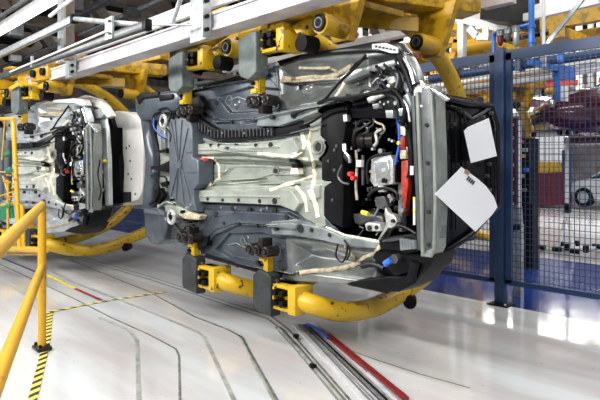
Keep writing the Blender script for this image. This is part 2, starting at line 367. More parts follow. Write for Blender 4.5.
# ------------------------------------------------------------------ carrier (built at the main car's place)
def build_carrier(label):
    R = empty('conveyor_carrier', (-3.55, 3.3, .3), label, 'carrier', 'yellow car carriers')
    BS = ((-3.67, -3.44), (-4.78, -4.53))
    for i, (s0, s1) in enumerate(BS):
        sm = (s0+s1)/2
        # upper guard block, clevis, hook and hub
        def guard(t0, t1, z0, z1, m, up):
            b = MB()
            ch = .035
            if up: pl = [(s0, t0, z0+.03), (s0+.03, t0, z0-.01), (s1-.1, t0, z0-.04), (s1, t0, z0+.01), (s1, t0, z1), (s1-.05, t0, z1+.01), (s0, t0, z1-.03)]
            else: pl = [(s0, t0, z0+.03), (s0+.02, t0, z0), (s1, t0, z0-.02), (s1, t0, z1-.02), (s1-.06, t0, z1), (s0+.08, t0, z1+.02), (s0, t0, z1-.04)]
            b.prism(pl, (0, t1-t0, 0), .012)
            g = b.build('guard_block', m, R)
            for zz in (z0+.05, z1-.06):
                MB().cyl((s1-.01, t1-.04, zz), (s1+.012, t1-.04, zz), .012, 8).build('bolt', 'chrome', g)
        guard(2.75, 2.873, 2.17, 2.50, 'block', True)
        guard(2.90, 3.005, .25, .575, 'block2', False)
        for (t0, t1, z0, z1) in ((2.80, 2.97, 2.33, 2.52), (2.92, 3.08, .295, .50)):
            b = MB(); b.bx(s1-.02, s1+.22, t0, t1, z1-.03, z1, .006); b.bx(s1-.02, s1+.22, t0, t1, z0, z0+.03, .006)
            b.bx(s1-.02, s1+.02, t0, t1, z0, z1, .006); b.bx(s1+.19, s1+.28, t0-.01, t1+.03, z0-.01, z1+.01, .01); b.bx(s1, s1+.22, t0+.07, t1, z0, z1)
            c = b.build('clevis_bracket', 'yelchip', R)
            for zz in (z0+.062, z1-.062):
                for ss in (s1+.05, s1+.14):
                    MB().cyl((ss, t0-.035, zz), (ss, t0+.07, zz), .026, 14).build('pin', 'rubber', c)
        # hooks
        for (t0, z0, z1, d) in ((2.84, 2.03, 2.19, 1), (2.93, .56, .70, -1)):
            b = MB(); b.bx(sm-.02, sm+.045, t0, t0+.025, z0, z1, .006); b.bx(sm+.025, sm+.045, t0, t0+.07, z0, z1, .004)
            zz = z0+.02 if d > 0 else z1-.02
            b.bx(sm-.05, sm+.02, t0-.015, t0+.03, zz-.02, zz+.02, .006)
            h = b.build('support_hook', 'yelchip', R)
            MB().cyl((sm-.02, t0-.03, (z0+z1)/2), (sm-.02, t0+.02, (z0+z1)/2), .014, 8).build('bolt', 'rubber', h)
        for (zc, d) in ((1.97, 1), (.755, -1)):
            b = MB(); b.bx(sm-.02, sm+.04, 2.88, 2.99, zc-.10 if d > 0 else zc-.06, zc+.06 if d > 0 else zc+.10, .008)
            b.build('support_plate', 'hub', R)
            for (ds, r) in ((-.095, .052), (-.01, .044), (.105, .044)):
                b = MB(); b.cyl((sm+ds, 2.86, zc), (sm+ds, 2.97, zc), r, 20); b.ring((sm+ds, 2.855, zc), (0, 1, 0), r*.78, r*.22)
                h = b.build('support_roller', 'hub', R)
                MB().cyl((sm+ds, 2.84, zc), (sm+ds, 2.86, zc), r*.4, 12).build('roller_axle', 'hole', h)
        # C shaped ring
        sr = s1+.44
        pts = [(s1+.22, 3.0, .395), (sr-.08, 3.06, .36), (sr, 3.30, .285), (sr, 3.68, .26), (sr, 4.12, .34), (sr, 4.57, .50), (sr, 4.95, .83), (sr, 5.13, 1.3), (sr, 5.12, 1.75),
               (sr, 4.95, 2.16), (sr, 4.72, 2.41), (sr, 4.42, 2.60), (sr, 4.0, 2.74), (sr, 3.6, 2.76), (sr, 3.2, 2.66), (sr-.06, 3.0, 2.52), (s1+.30, 2.92, 2.44)]
        b = MB(); b.tube(pts, .080, 14, True, 6); rg = b.build('ring_arm', 'yelchip', R)
        if i == 0:
            p = at_s(412, 303, sr)+Vector((.07, -.12, .05)); b = MB(); b.tube([p+Vector((.03, -.05, 0)), p+Vector((-.05, .06, 0))], .058, 16); b.build('bump_stop', 'rubber', rg)
            MB().cyl(p+Vector((0, 0, 0)), p+Vector((0, .02, .12)), .02, 8).build('bump_stop_stem', 'yel', rg)
        MB().tube([(s1+.40, 2.86, 2.36), (s1+.40, 3.0, 2.36)], .065, 18).build('roller', 'rubber', R)
    # top carriage
    b = MB()
    b.bx(-4.9, -2.45, 3.12, 3.3, 2.70, 2.86, .01); b.bx(-4.9, -2.45, 4.3, 4.48, 2.98, 3.12, .01)
    for s in (-4.25, -3.15): b.bx(s-.12, s+.12, 2.95, 4.0, 2.72, 2.88, .01)
    b.build('carriage_frame', 'yel', R)
    for s, t in ((-2.81, 3.04), (-2.70, 4.05), (-3.92, 3.04)):
        b = MB(); b.prism([(s-.22, t, 2.80), (s+.24, t, 2.80), (s+.16, t, 2.56), (s+.08, t, 2.36), (s-.08, t, 2.36), (s-.14, t, 2.5)], (0, .07, 0), .005)
        g = b.build('gusset', 'yel', R)
        b = MB(); b.tube([(s+.03, t-.24, 2.45), (s+.03, t+.05, 2.45)], .075, 22); tb = b.build('pivot_tube', 'yel', g)
        MB().tube([(s+.03, t-.26, 2.45), (s+.03, t-.235, 2.45)], .06, 18).build('pivot_cap', 'rubber', g)
        MB().ring((s+.03, t-.255, 2.45), (0, 1, 0), .035, .008, 16, 6).build('pivot_cap_ring', 'greydark', g)
    b = MB(); b.prism([(-3.75, 3.15, 2.64), (-2.75, 3.15, 2.64), (-2.72, 3.7, 2.64), (-3.1, 3.7, 2.64), (-3.75, 3.45, 2.64)], (0, 0, .05), .01)
    b.prism([(-3.15, 3.2, 2.68), (-3.1, 3.2, 2.56), (-2.75, 3.9, 2.56), (-2.75, 3.9, 2.68)], (.03, 0, 0), .004)
    b.build('deck_plate', 'yel', R)
    b = MB(); b.beam((-3.0, 3.3, 2.83), (-2.55, 4.45, 2.83), .26, .16, .01); b.build('diagonal_brace', 'yel', R)
    # bogies on the beam
    for s in (-4.6, -3.1):
        b = MB(); b.bx(s-.22, s+.22, 2.86, 3.15, 2.56, 2.80, .01); bg_ = b.build('trolley', 'yel', R)
        for ds in (-.13, .13):
            MB().cyl((s+ds, 2.82, 2.66), (s+ds, 2.87, 2.66), .05, 14).build('wheel', 'rubber', bg_)
    return R
carrier = build_carrier('yellow C-ring carrier holding the large dark car body in the centre')

# ------------------------------------------------------------------ car body
T = 3.03
car = empty('unfinished_car', (-4.0, T, 1.45), 'unfinished blue-grey car body tipped on its side, underbody facing out, in the centre', 'car', 'unfinished cars on the line')
def P2(px, py, t=T):
    v = at_t(px, py, t); return (v.x, v.z)
def poly(pl, t=T): return np.array([P2(x, y, t) for x, y in pl])
def inside(X, Z, pg):
    r = np.zeros(X.shape, bool); n = len(pg)
    for i in range(n):
        x0, z0 = pg[i]; x1, z1 = pg[(i+1) % n]
        if z0 == z1: continue
        c = ((z0 > Z) != (z1 > Z)) & (X < (x1-x0)*(Z-z0)/(z1-z0)+x0); r ^= c
    return r
def segdist(X, Z, pg, closed=True):
    d = np.full(X.shape, 1e9); n = len(pg)
    for i in range(n if closed else n-1):
        a = pg[i]; c = pg[(i+1) % n]; v = c-a; L = (v**2).sum()+1e-12
        u = np.clip(((X-a[0])*v[0]+(Z-a[1])*v[1])/L, 0, 1)
        d = np.minimum(d, np.hypot(X-a[0]-u*v[0], Z-a[1]-u*v[1]))
    return d
def sstep(x): x = np.clip(x, 0, 1); return x*x*(3-2*x)
outline = [(176,92),(205,85),(240,76),(262,70),(275,63),(290,57),(330,52),(375,48),(398,47),(410,68),(414,90),(400,93),(370,97),(340,104),(325,110),
 (321,118),(320,136),(325,140),(328,147),(326,153),(321,158),(321,180),(332,182),(324,187),(323.6,216),(332,225),(345,234),(388,243),(404,240),(424,250),(423,272),(402,286),(386,293),(360,288),(340,283),(296,281),(255,272),
 (220,262),(202,257),(198,240),(196,212),(193,205),(193,150),(195,140),(186,120),(176,110)]
floorpoly = [(192,134),(216,142),(240,142),(275,138),(300,134),(305,120),(326,108),(322,118),(322,136),(326,139),(330,147),(328,153),(322,159),(322,179),(334,181),(334,184),(325,188),(325,216),(326,228),(306,219),(300,214),(296,210),(285,205),(240,203),(192,201)]
nx, nz = 820, 400
xs = np.linspace(-5.55, -2.05, nx); zs = np.linspace(.52, 2.30, nz)
X, Z = np.meshgrid(xs, zs, indexing='ij')
Yo = np.zeros_like(X)
def emboss(pl, h, soft, px=True):
    """raise (h<0 towards the viewer side) an outlined region with soft edges"""
    global Yo
    pg = poly(pl) if px else np.array(pl); d = segdist(X, Z, pg); ins = inside(X, Z, pg)
    Yo = Yo+(h if abs(h) > .1 else 1.35*h)*sstep(np.where(ins, d, 0)/(soft if abs(h) > .1 else soft*.75))
def ridge(pl, h, wid):
    global Yo
    d = segdist(X, Z, poly(pl), False); Yo = Yo+1.4*h*(1-sstep(d/wid))
# side sill sections
emboss([(180,88),(262,70),(280,90),(278,112),(250,124),(222,122),(206,118),(190,104)], .035, .03)
emboss([(212,96),(245,86),(275,88),(276,106),(250,112),(226,113)], .022, .02)
ridge([(178,93),(220,84),(270,76)], -.03, .018)
ridge([(196,100),(205,112),(218,122),(260,120),(300,112),(345,104)], -.03, .02)
emboss([(198,208),(290,212),(310,222),(305,230),(292,228),(240,226),(218,236),(204,252),(198,245)], -.03, .02)
emboss([(214,250),(228,233),(262,232),(280,238),(282,262),(262,266),(230,258)], .03, .025)
ridge([(205,243),(221,228),(242,222),(290,224)], -.014, .012)
ridge([(204,232),(218,216),(245,212)], -.01, .012)
ridge([(205,254),(255,266),(296,273)], -.035, .02)
ridge([(228,245),(240,243),(255,250)], -.01, .01)
# longitudinal rails beside the wheelhouses
emboss([(264,118),(290,110),(335,101),(372,94),(405,88),(404,96),(365,103),(335,110),(308,120),(285,128),(262,128)], -.055, .018)
emboss([(276,222),(300,220),(330,226),(350,234),(390,240),(402,246),(392,250),(350,246),(325,240),(300,236),(278,235)], -.055, .018)
# wheelhouses
emboss([(277,66),(300,58),(345,53),(366,52),(372,70),(368,92),(340,100),(310,106),(288,110),(278,96)], .13, .15)
emboss([(368,56),(402,52),(410,80),(400,88),(372,94),(366,70)], .12, .05)
emboss([(290,240),(320,242),(350,250),(372,252),(378,268),(372,284),(340,280),(310,276),(292,268)], .13, .14)
emboss([(374,252),(412,252),(418,268),(400,281),(376,284)], .14, .05)
for x in (378, 385, 392): ridge([(x, 72), (x+1, 90)], -.02, .012)
# floor pan
emboss([(195,143),(250,145),(285,141),(298,137),(306,150),(300,160),(270,158),(240,154),(195,156)], -.045, .015)
emboss([(196,189),(250,190),(285,186),(298,190),(306,203),(300,212),(285,206),(196,202)], -.045, .015)
emboss([(205,158),(330,162),(331,180),(205,187)], .045, .02)
emboss([(218,163),(262,165),(262,172),(218,176)], .02, .012)
emboss([(270,168),(300,169),(300,172),(270,172)], .012, .008)
emboss([(226,180),(262,178),(262,184),(226,186)], .015, .01)
ridge([(215,181),(250,179),(268,174),(298,176)], -.014, .009)
ridge([(222,150),(236,152),(262,153),(280,158)], -.012, .008)
ridge([(200,176),(216,176),(226,168)], -.012, .009)
for pl in ([(196,163),(240,164),(300,166),(328,166)], [(198,186),(250,185),(300,185)]): ridge(pl, .02, .012)
for pl in ([(193,142),(250,142),(285,138)], [(197,203),(250,204),(284,206)]): ridge(pl, .014, .010)
for pl in ([(205,150),(250,149),(285,147)], [(205,196),(250,196),(285,197)]): ridge(pl, -.01, .012)
for pl in ([(282,78.5),(310,79),(345,77)], [(300,270),(330,268),(355,264)]): ridge(pl, -.02, .012)
for pl in ([(282,82.5),(310,83),(348,81)], [(296,274),(330,272),(365,268)]): ridge(pl, .02, .012)
for x in (215, 232, 249): ridge([(x, 159), (x, 165)], .012, .012)
for k in range(6): ridge([(310+2*k, 160+3*k), (322+k, 160+3*k)], -.006, .006)
emboss([(308,150),(318,139),(330,142),(332,152),(326,162),(314,162)], -.02, .015)
emboss([(306,186),(322,184),(322,198),(310,202)], -.015, .015)
for (cx, cy, r) in ((319,147,.05), (276,171,.03), (230,103,.035), (250,100,.03), (243,240,.03), (297,87,.03)):
    c = P2(cx, cy); d = np.hypot(X-c[0], Z-c[1]); Yo = Yo-.010*np.exp(-((d-r)/.008)**2)
rng = np.random.RandomState(3)
inO = inside(X, Z, poly(outline)); cx_ = (X[:-1, :-1]+X[1:, 1:])/2; cz_ = (Z[:-1, :-1]+Z[1:, 1:])/2
cO = inside(cx_, cz_, poly(outline)); cF = inside(cx_, cz_, poly(floorpoly))
railp = [[(262,116),(290,109),(335,100),(372,94),(414,86),(414,92),(400,94),(370,98),(345,104),(325,110),(303,121),(285,129),(262,129)],
         [(275,221),(300,219),(326,226),(350,234),(390,240),(404,240),(402,248),(392,251),(350,247),(325,241),(300,237),(277,236)]]
cR = inside(cx_, cz_, poly(railp[0])) | inside(cx_, cz_, poly(railp[1]))
archp = [[(275,63),(290,57),(330,52),(375,48),(398,47),(410,68),(414,86),(372,94),(335,100),(290,109),(279,108)],
         [(286,237),(325,241),(350,247),(392,251),(402,248),(404,240),(424,250),(423,272),(402,286),(386,293),(340,283),(296,281),(288,275)]]
cA = [inside(cx_, cz_, poly(a)) for a in archp]
def field(mask, name, m, parent=car, label=None, split=True):
    I, J = np.nonzero(mask); idx = -np.ones((nx, nz), int); verts = []; faces = []
    need = np.zeros((nx, nz), bool)
    for di, dj in ((0, 0), (1, 0), (1, 1), (0, 1)): need[I+di, J+dj] = True
    ids = np.nonzero(need); idx[ids] = np.arange(len(ids[0]))
    off = Vector(parent.location)
    V = np.stack([X[ids]-off.x, T+Yo[ids]-off.y, Z[ids]-off.z], 1)
    n = len(V); V2 = V.copy(); V2[:, 1] += .012
    F = np.stack([idx[I, J], idx[I+1, J], idx[I+1, J+1], idx[I, J+1]], 1)
    me = bpy.data.meshes.new(name); Fl = F.tolist()
    # rim: give the sheet a true thickness
    from collections import Counter
    cnt = {}
    for f in Fl:
        for a, c in zip(f, f[1:]+f[:1]):
            if (c, a) in cnt: del cnt[(c, a)]
            else: cnt[(a, c)] = 1
    Fb = [[i+n for i in f[::-1]] for f in Fl]; Fr = [[c, a, a+n, c+n] for a, c in cnt]
    me.from_pydata(np.concatenate([V, V2]).tolist(), [], Fl+Fb+Fr); me.shade_smooth()
    o = bpy.data.objects.new(name, me); col.objects.link(o); o.parent = parent; me.materials.append(M[m])
    if label: o['label'] = label
    return o
top = cz_ > 1.45
field(cO & cF, 'floor_pan', 'sage', label='pale sage floor pan with pressed ribs')
field(cO & ~cF & ~cR & ~cA[0] & ~cA[1] & top, 'side_sill', 'ecoat')
field(cO & ~cF & ~cR & ~cA[0] & ~cA[1] & ~top, 'side_sill', 'ecoat')
field(cO & cR & ~cF & top, 'chassis_rail', 'rail'); field(cO & cR & ~cF & ~top, 'chassis_rail', 'rail')
field(cO & cA[0] & ~cR & ~cF, 'wheelhouse', 'arch'); field(cO & cA[1] & ~cR & ~cF, 'wheelhouse', 'arch')
def surf(px, py, lift=0.0):
    """point on the pressed underbody under a traced spot"""
    t = T
    for _ in range(6):
        p = at_t(px, py, t)
        i = int(np.clip(np.searchsorted(xs, p.x), 0, nx-1)); j = int(np.clip(np.searchsorted(zs, p.z), 0, nz-1)); t = T+Yo[max(0, i-3):i+4, max(0, j-3):j+4].min()*.6+Yo[i, j]*.4
    p = at_t(px, py, t-lift); return p
def dense(pl, n=4):
    out = []
    for (a, c) in zip(pl, pl[1:]):
        for k in range(n): out.append((a[0]+(c[0]-a[0])*k/n, a[1]+(c[1]-a[1])*k/n))
    return out+[pl[-1]]
def bead(pl, r, m='seal', name='sealant_bead', parent=car, lift=0, jit=0):
    pts = [surf(x, y+random.uniform(-jit, jit), lift) for x, y in dense(pl)]
    rr = [r*random.uniform(.75, 1.3) for _ in pts] if jit else r
    return MB().tube(pts, rr, 8, flat=.45).build(name, m, parent)
beads = [([(198,157),(214,158),(219,165),(220,178),(214,183),(200,187),(196,192)], .014), ([(301,130),(305,145),(300,152),(292,156)], .02), ([(312,128),(309,142),(313,160),(316,175),(313,188)], .022),
 ([(258,153),(285,156),(308,159)], .012), ([(314,176),(300,181),(270,190)], .013), ([(296,187),(304,196),(307,212)], .018), ([(310,190),(316,205),(318,217)], .026),
 ([(196,141),(194,152),(196,157)], .014), ([(282,79),(300,78),(330,77),(345,70)], .018), ([(280,82),(310,80),(345,78)], .010), ([(345,70),(352,64),(346,74)], .02),
 ([(299,68),(330,68),(338,72)], .010), ([(346,80),(340,90),(336,96)], .016), ([(300,272),(330,270),(350,266),(360,262)], .018), ([(345,246),(354,256),(356,264)], .013), ([(355,262),(372,254),(380,246)], .014),
 ([(326,228),(345,236),(380,242)], .012)]
for i, (pl, r) in enumerate(beads): bead(pl, r, 'seal' if i not in (8, 9, 10, 11, 13, 14, 15) else 'sealstain', jit=.5)
# open holes, their dark depth put on as black discs
holes = [(217,103,.02),(243,75,.016),(210,123,.014),(232,122,.014),(256,119,.014),(272,117,.02),(294,115,.026),(211,145,.012),(219,145,.012),(236,145,.012),(256,145,.012),(271,145,.02),(277,171,.035),
 (319,147,.03),(208,199,.012),(223,200,.012),(239,200,.012),(260,201,.014),(275,201,.022),(203,211,.022),(216,214,.02),(233,209,.02),(250,210,.022),(275,211,.024),(202,219,.02),(224,223,.012),(239,224,.012),(257,226,.012),
 (287,217,.02),(301,229,.026),(312,230,.014),(258,262,.014),(238,266,.012),(282,270,.012),(298,162,.02),(300,165,.02),(228,148,.008),(205,88,.014),(301,87,.016),(351,98,.016),(380,80,.014),(276,229,.014),(330,235,.012)]
for (x, y, r) in holes:
    p = surf(x, y); b = MB(); b.cyl(p+Vector((0, -.010, 0)), p+Vector((0, .02, 0)), r, 16); b.ring(p+Vector((0, -.008, 0)), (0, 1, 0), r, .004, 16, 6)
    b.build('dark_hole_disc', 'hole', car)
for (x, y) in ((222,207),(236,208),(268,208),(262,210),(284,247),(226,148)):
    p = surf(x, y); MB().cyl(p+Vector((0, -.012, 0)), p+Vector((0, .01, 0)), .013, 10).build('stud', 'chrome', car)
def plate(name, pl, t, th, m, bev=.006, parent=car, label=None):
    return MB().prism([at_t(x, y, t) for x, y in pl], (0, th, 0), bev).build(name, m, parent, label)
def disc(name, px, py, t, th, r, m, parent=car, n=20):
    p = at_t(px, py, t); return MB().tube([p, p+Vector((0, th, 0))], r, n).build(name, m, parent)
def wire(name, pl, r, m='cable', t=T, parent=car, smooth=True, sub=5):
    pts = [at_t(q[0], q[1], q[2] if len(q) > 2 else t) for q in pl]
    return MB().tube(pts, r, 8, smooth, sub).build(name, m, parent)
for pl in ([(206,86),(240,77),(262,71)], [(206,255),(222,260),(256,270),(282,276)]):
    MB().tube([surf(x, y, .004) for x, y in dense(pl, 6)], .016, 8, flat=.5).build('sill_flange', 'black', car)
for pl in ([(229,100),(238,97),(246,100),(250,106)], [(228,245),(236,243),(242,246),(252,250)], [(222,152),(240,150),(262,151)], [(205,173),(222,173),(232,167),(262,167),(300,170)], [(210,182),(230,184),(262,181),(292,183)], [(270,168),(284,172),(300,169)]):
    MB().tube([surf(x, y, .002) for x, y in dense(pl, 5)], .007, 8, flat=.5).build('pressed_bead', 'sagerail' if 150 < pl[0][1] < 195 else 'rail', car)
for (x, y, r_) in ((229,101,.05),(250,101,.035),(243,241,.03)):
    p = surf(x, y); MB().ring(p, (0, 1, 0), r_, .006, 24, 6).build('pressed_ring', 'rail', car)
# ribbed black duct along upper sill
dt = plate('cable_duct', [(185,114),(190,113),(216,129),(240,131),(273,127),(274,136),(240,139),(214,140),(186,124)], 2.97, .08, 'black', .008)
for k in range(26):
    u = k/25
    if u < .35: a = (187+u/.35*27, 115.5+u/.35*14.5); c = (187+u/.35*27, 122.5+u/.35*15.5)
    else: q = (u-.35)/.65; a = (214+q*58, 130.5-q*2.5); c = (214+q*58, 138-q*2.5)
    MB().beam(at_t(*a, 2.965), at_t(*c, 2.965), .010, .02).build('rib', 'greydark', dt)
for (x, y) in ((194,124),(208,131),(222,133),(244,133),(268,131)): disc('fastener', x, y, 2.955, .02, .010, 'chrome', dt, 8)
plate('cable_duct', [(273,129),(290,126),(305,124),(307,128),(295,133),(275,136)], 2.98, .06, 'rubber', .006)
wire('brake_line', [(300,127,2.98),(312,122,2.98),(328,112,2.97),(345,108,2.96)], .010, 'black')
wire('brake_line', [(276,136,3.0),(300,131,2.98),(322,124,2.98)], .007, 'tank')
# fuel tank with pressed star ribs
tank = plate('fuel_tank', [(168,124),(172,117),(186,116),(191,124),(192,148),(192,157),(198,160),(198,184),(193,190),(193,198),(196,212),(190,211),(178,203),(169,196)], 2.90, .17, 'tank', .02)
for pl in ([(178,164),(171,122)], [(178,160),(175,120)], [(179,160),(182,120)], [(181,162),(188,128)], [(178,168),(171,196)], [(178,170),(176,200)], [(180,170),(184,204)], [(182,168),(190,200)], [(186,152),(191,152)], [(186,172),(196,172)]):
    MB().tube([at_t(x, y, 2.895) for x, y in pl], .006, 8, flat=.5).build('pressed_rib', 'tank', tank)
disc('pressed_boss', 179, 165, 2.885, .03, .035, 'tank', tank)
plate('tank_edge', [(195,160),(199,161),(199,184),(195,190)], 2.94, .1, 'black', .006)
# rear end
plate('rear_corner_panel', [(134,99),(138,94),(176,90),(181,99),(175,110),(162,114),(157,120),(140,121),(135,112)], 2.88, .42, 'ecoat', .03)
plate('corner_cap', [(136,97),(140,93),(158,92),(158,97),(142,99),(138,104)], 2.86, .06, 'black', .01)
plate('corner_lip', [(158,95),(172,94),(172,99),(159,101)], 2.86, .05, 'black', .01)
MB().tube([at_t(x, y, 2.98) for x, y in ((149,118),(150,135),(153,155),(153,175),(151,195),(151,210))], [.09,.075,.08,.085,.085,.09], 16, True).build('rear_bumper_beam', 'ecoat', car)
plate('rear_corner_panel', [(143,208),(158,207),(164,214),(166,226),(163,240),(157,245),(150,244),(144,234)], 2.88, .42, 'ecoat', .03)
plate('beam_seam', [(144,209),(164,212),(164,216),(144,213)], 2.86, .04, 'tank', .008)
plate('rear_panel', [(156,112),(170,114),(172,150),(171,196),(176,206),(168,211),(158,205),(160,160)], 3.02, .3, 'sage', .01)
plate('rear_panel_rib', [(160,130),(165,130),(165,150),(161,150)], 2.99, .04, 'rail', .006)
plate('rear_wheelhouse', [(163,216),(174,208),(190,214),(199,222),(196,242),(186,241),(163,240)], 3.0, .3, 'arch', .02)
plate('rear_axle_mount', [(164,204),(176,205),(192,212),(194,217),(186,219),(176,216),(165,213)], 2.92, .14, 'sage', .02)
plate('rear_wheelhouse', [(163,112),(186,112),(192,118),(186,126),(168,124)], 3.0, .3, 'arch', .02)
for (x, y, R_) in ((163.5,121,.075),(171.5,217,.08)):
    p = at_t(x, y, 2.88); b = MB(); b.ring(p, (0, 1, 0), R_*.8, R_*.2, 28, 8); b.tube([p, p+Vector((0, .12, 0))], R_*.75, 24)
    st = b.build('strut_mount', 'alu', car)
    MB().tube([p+Vector((0, -.02, 0)), p+Vector((0, .04, 0))], R_*.35, 16).build('strut_bolt', 'black', st)
    MB().ring(p+Vector((0, -.01, 0)), (0, 1, 0), R_*.55, R_*.1, 24, 6).build('strut_ring', 'chrome', st)
plate('exhaust_bracket', [(151,166),(160,165),(168,161),(168,173),(160,171),(152,171),(150,168)], 2.90, .05, 'black', .006)
for pl in ([(155,150),(161,150),(166,148),(166,151),(160,153)], [(160,183),(166,181),(167,184),(162,187)], [(154,190),(160,188),(163,196),(158,204),(153,200)]):
    plate('bracket', pl, 2.92, .05, 'black', .005)
wire('brake_hose', [(160,112,2.86),(154,115,2.86),(153,124,2.85),(158,133,2.86),(167,140,2.9)], .011)
wire('brake_hose', [(154,118,2.84),(154,127,2.84),(160,134,2.86),(167,138,2.88)], .007, 'bluecable')
wire('brake_hose', [(158,110,2.86),(166,108,2.86),(171,113,2.86),(169,122,2.86)], .009, 'black')
for (x, y) in ((172,118),(177,117),(181,116),(184,117)): disc('clip', x, y, 2.88, .04, .014, 'black')
for (x, y) in ((183,221),(188,222),(193,221),(190,226),(185,228)): disc('clip', x, y, 2.90, .05, .016, 'black')
wire('brake_line', [(178,219,2.9),(186,222,2.9),(194,220,2.95)], .012, 'black')
plate('red_clip', [(197,158),(204,158),(204,161),(197,161)], 2.96, .05, 'red', .003)
plate('rear_hanger_bracket', [(184,100),(199,96),(204,106),(196,112),(186,112)], 2.96, .06, 'black', .01)
plate('rear_hanger_bracket', [(196,236),(208,236),(206,246),(198,250)], 2.96, .06, 'black', .01)
plate('bumper_bracket', [(174,242),(186,243),(190,250),(186,254),(176,250)], 2.92, .1, 'tank', .01)
# -------- engine bay
b = MB()
bay = [(321,112),(345,103),(400,94),(414,92),(418,240),(388,243),(345,235),(323,221),(320,200),(330,190),(331,165),(318,150)]
bp_ = [at_t(x, y, 3.08) for x, y in bay]
b.prism([p+Vector((0, .62, 0)) for p in bp_], (0, .02, 0))
for p, q in zip(bp_, bp_[1:]+bp_[:1]):
    b.prism([p, q, q+Vector((0, .62, 0)), p+Vector((0, .62, 0))], (.002, 0, .002))
b.build('engine_bay_lining', 'deep', car, smooth=False)
eb = plate('firewall_shield', [(321,116),(326,107),(346,104),(347,112),(342,150),(343,200),(342,228),(332,224),(324,216),(324,187),(332,183),(330,180),(321,180),(321,158),(326,153),(328,147),(325,140),(320,136)], 3.0, .12, 'black', .015)
for (x, y) in ((328,161),(334,170),(336,146),(332,200),(334,150)): disc('shield_fastener', x, y, 2.99, .02, .012, 'greydark', eb, 8)
ecu = plate('control_unit', [(371,158),(390,155),(393,160),(393,184),(374,187),(370,181)], 3.02, .06, 'alu', .008)
plate('control_unit_lid', [(374,162),(388,160),(389,180),(376,182)], 3.005, .02, 'chrome', .005, ecu)
disc('control_unit_plug', 383.5, 180.5, 2.99, .02, .018, 'black', ecu); disc('control_unit_emblem', 383, 170, 2.998, .01, .014, 'alu', ecu)
wire('control_unit_cable', [(368,184),(367,170),(369,160),(378,155),(392,153)], .010, t=3.0)
wire('control_unit_cable', [(368,196),(375,190),(385,188),(396,192),(398,200)], .011, t=3.0)
MB().tube([at_t(350, 141, 3.15), at_t(377, 140, 3.15)], .062, 20).build('starter_motor', 'hub', car)
for x in (353, 360, 368): MB().tube([at_t(x, 141, 3.15), at_t(x+1.5, 141, 3.15)], .068, 20).build('motor_band', 'black', car)
wire('motor_bracket', [(374,146),(377,142),(376,133),(382,129)], .012, 'alu', 3.05)
wire('motor_pipe', [(370,113),(376,122),(383,125),(384,131),(380,134)], .008, 'sealstain', 3.08)
wire('coolant_hose', [(345,118),(341,126),(343,140),(343,150),(347,158),(351,162)], .028, 'black', 3.04)
wire('coolant_hose', [(344,150),(349,157),(350,163)], .013, 'chrome', 3.0)
disc('hose_clamp', 345, 118, 3.0, .03, .03, 'chrome'); 
for (x, y) in ((344,147),(345,118)): plate('white_sticker', [(x-2,y-3),(x+1.5,y-3.5),(x+2,y+3),(x-1.5,y+3.5)], 2.99, .006, 'white', .001)
wire('wheel_loop', [(342,165),(338,175),(342,182),(349,184)], .009, 'greydark', 3.0)
for (x, y) in ((349,174),(352,178)): disc('red_cap', x, y, 2.98, .04, .016, 'red')
wire('engine_pipe', [(356,150),(357,165),(356,185),(357,200)], .011, 'sealstain', 3.1)
wire('engine_pipe', [(363,155),(363,185)], .013, 'greydark', 3.1)
plate('white_clip', [(356,160),(361,160),(361,167),(356,167)], 3.04, .03, 'white', .003)
disc('white_cap', 380, 151, 3.05, .04, .018, 'chrome'); disc('white_cap', 372, 149, 3.05, .03, .010, 'alu')
rb = plate('orange_sleeve', [(400,136),(404,136),(405,150),(400,150)], 3.05, .05, 'redribbon', .006)
plate('orange_sleeve', [(401,161),(408,160),(408,185),(406,200),(404,216),(402,200),(401,180)], 3.05, .05, 'redribbon', .006)
plate('amber_clip', [(399,150),(406,150),(406,159),(400,159)], 3.03, .05, 'sealstain', .006)
plate('white_clip', [(406,147),(411,147),(411,151),(406,151)], 3.02, .03, 'chrome', .003)
plate('white_clip', [(399,124),(405,124),(405,136),(400,135)], 3.04, .04, 'seal', .005)
wire('blue_wire', [(397,118),(399,130),(399,145),(397,155),(395,165)], .008, 'bluecable', 3.02)
disc('yellow_tag', 398, 143, 3.0, .02, .011, 'yellowtag')
plate('amber_bracket', [(391,162),(396,162),(396,182),(391,182)], 3.04, .06, 'black', .005)
plate('rail_cover', [(398,170),(402,168),(402,232),(398,232)], 3.10, .05, 'arch', .004)
wire('harness', [(405,105),(410,120),(409,135),(411,150),(411,170),(409,178)], .02, 'black', 3.02)
wire('harness', [(396,96),(398,108),(402,118),(408,128)], .018, 'black', 3.0)
plate('white_label_strip', [(413,197),(415,197),(415,225),(413,225)], 2.95, .01, 'white', .001)
plate('white_label', [(410,166),(413,166),(413,175),(410,175)], 3.0, .01, 'white', .001)
for (x, y) in ((413.9, 200), (413.9, 213)): plate('yellow_mark', [(x-1,y-3),(x+1,y-3),(x+1,y),(x-1,y)], 2.945, .006, 'yellowtag', .001)
cal = plate('gearbox_mount', [(364,224),(368,222),(380,224),(381,231),(377,232),(366,231)], 3.0, .1, 'alu', .01)
disc('mount_hole', 369, 228, 2.99, .03, .018, 'hole', cal); disc('mount_hole', 376, 227.5, 2.99, .03, .014, 'hole', cal)
plate('gearbox', [(352,214),(366,212),(382,216),(384,224),(372,222),(360,226),(354,224)], 3.1, .1, 'greydark', .02)
wire('yellow_plug', [(362,212),(368,214)], .016, 'yellowtag', 3.02)
plate('engine_bracket', [(385,207),(388,213),(394,215),(397,222),(394,229),(388,228),(380,240),(376,242),(386,224),(384,214)], 3.02, .05, 'alu', .008)
disc('bracket_hole', 392, 221, 3.0, .03, .012, 'hole')
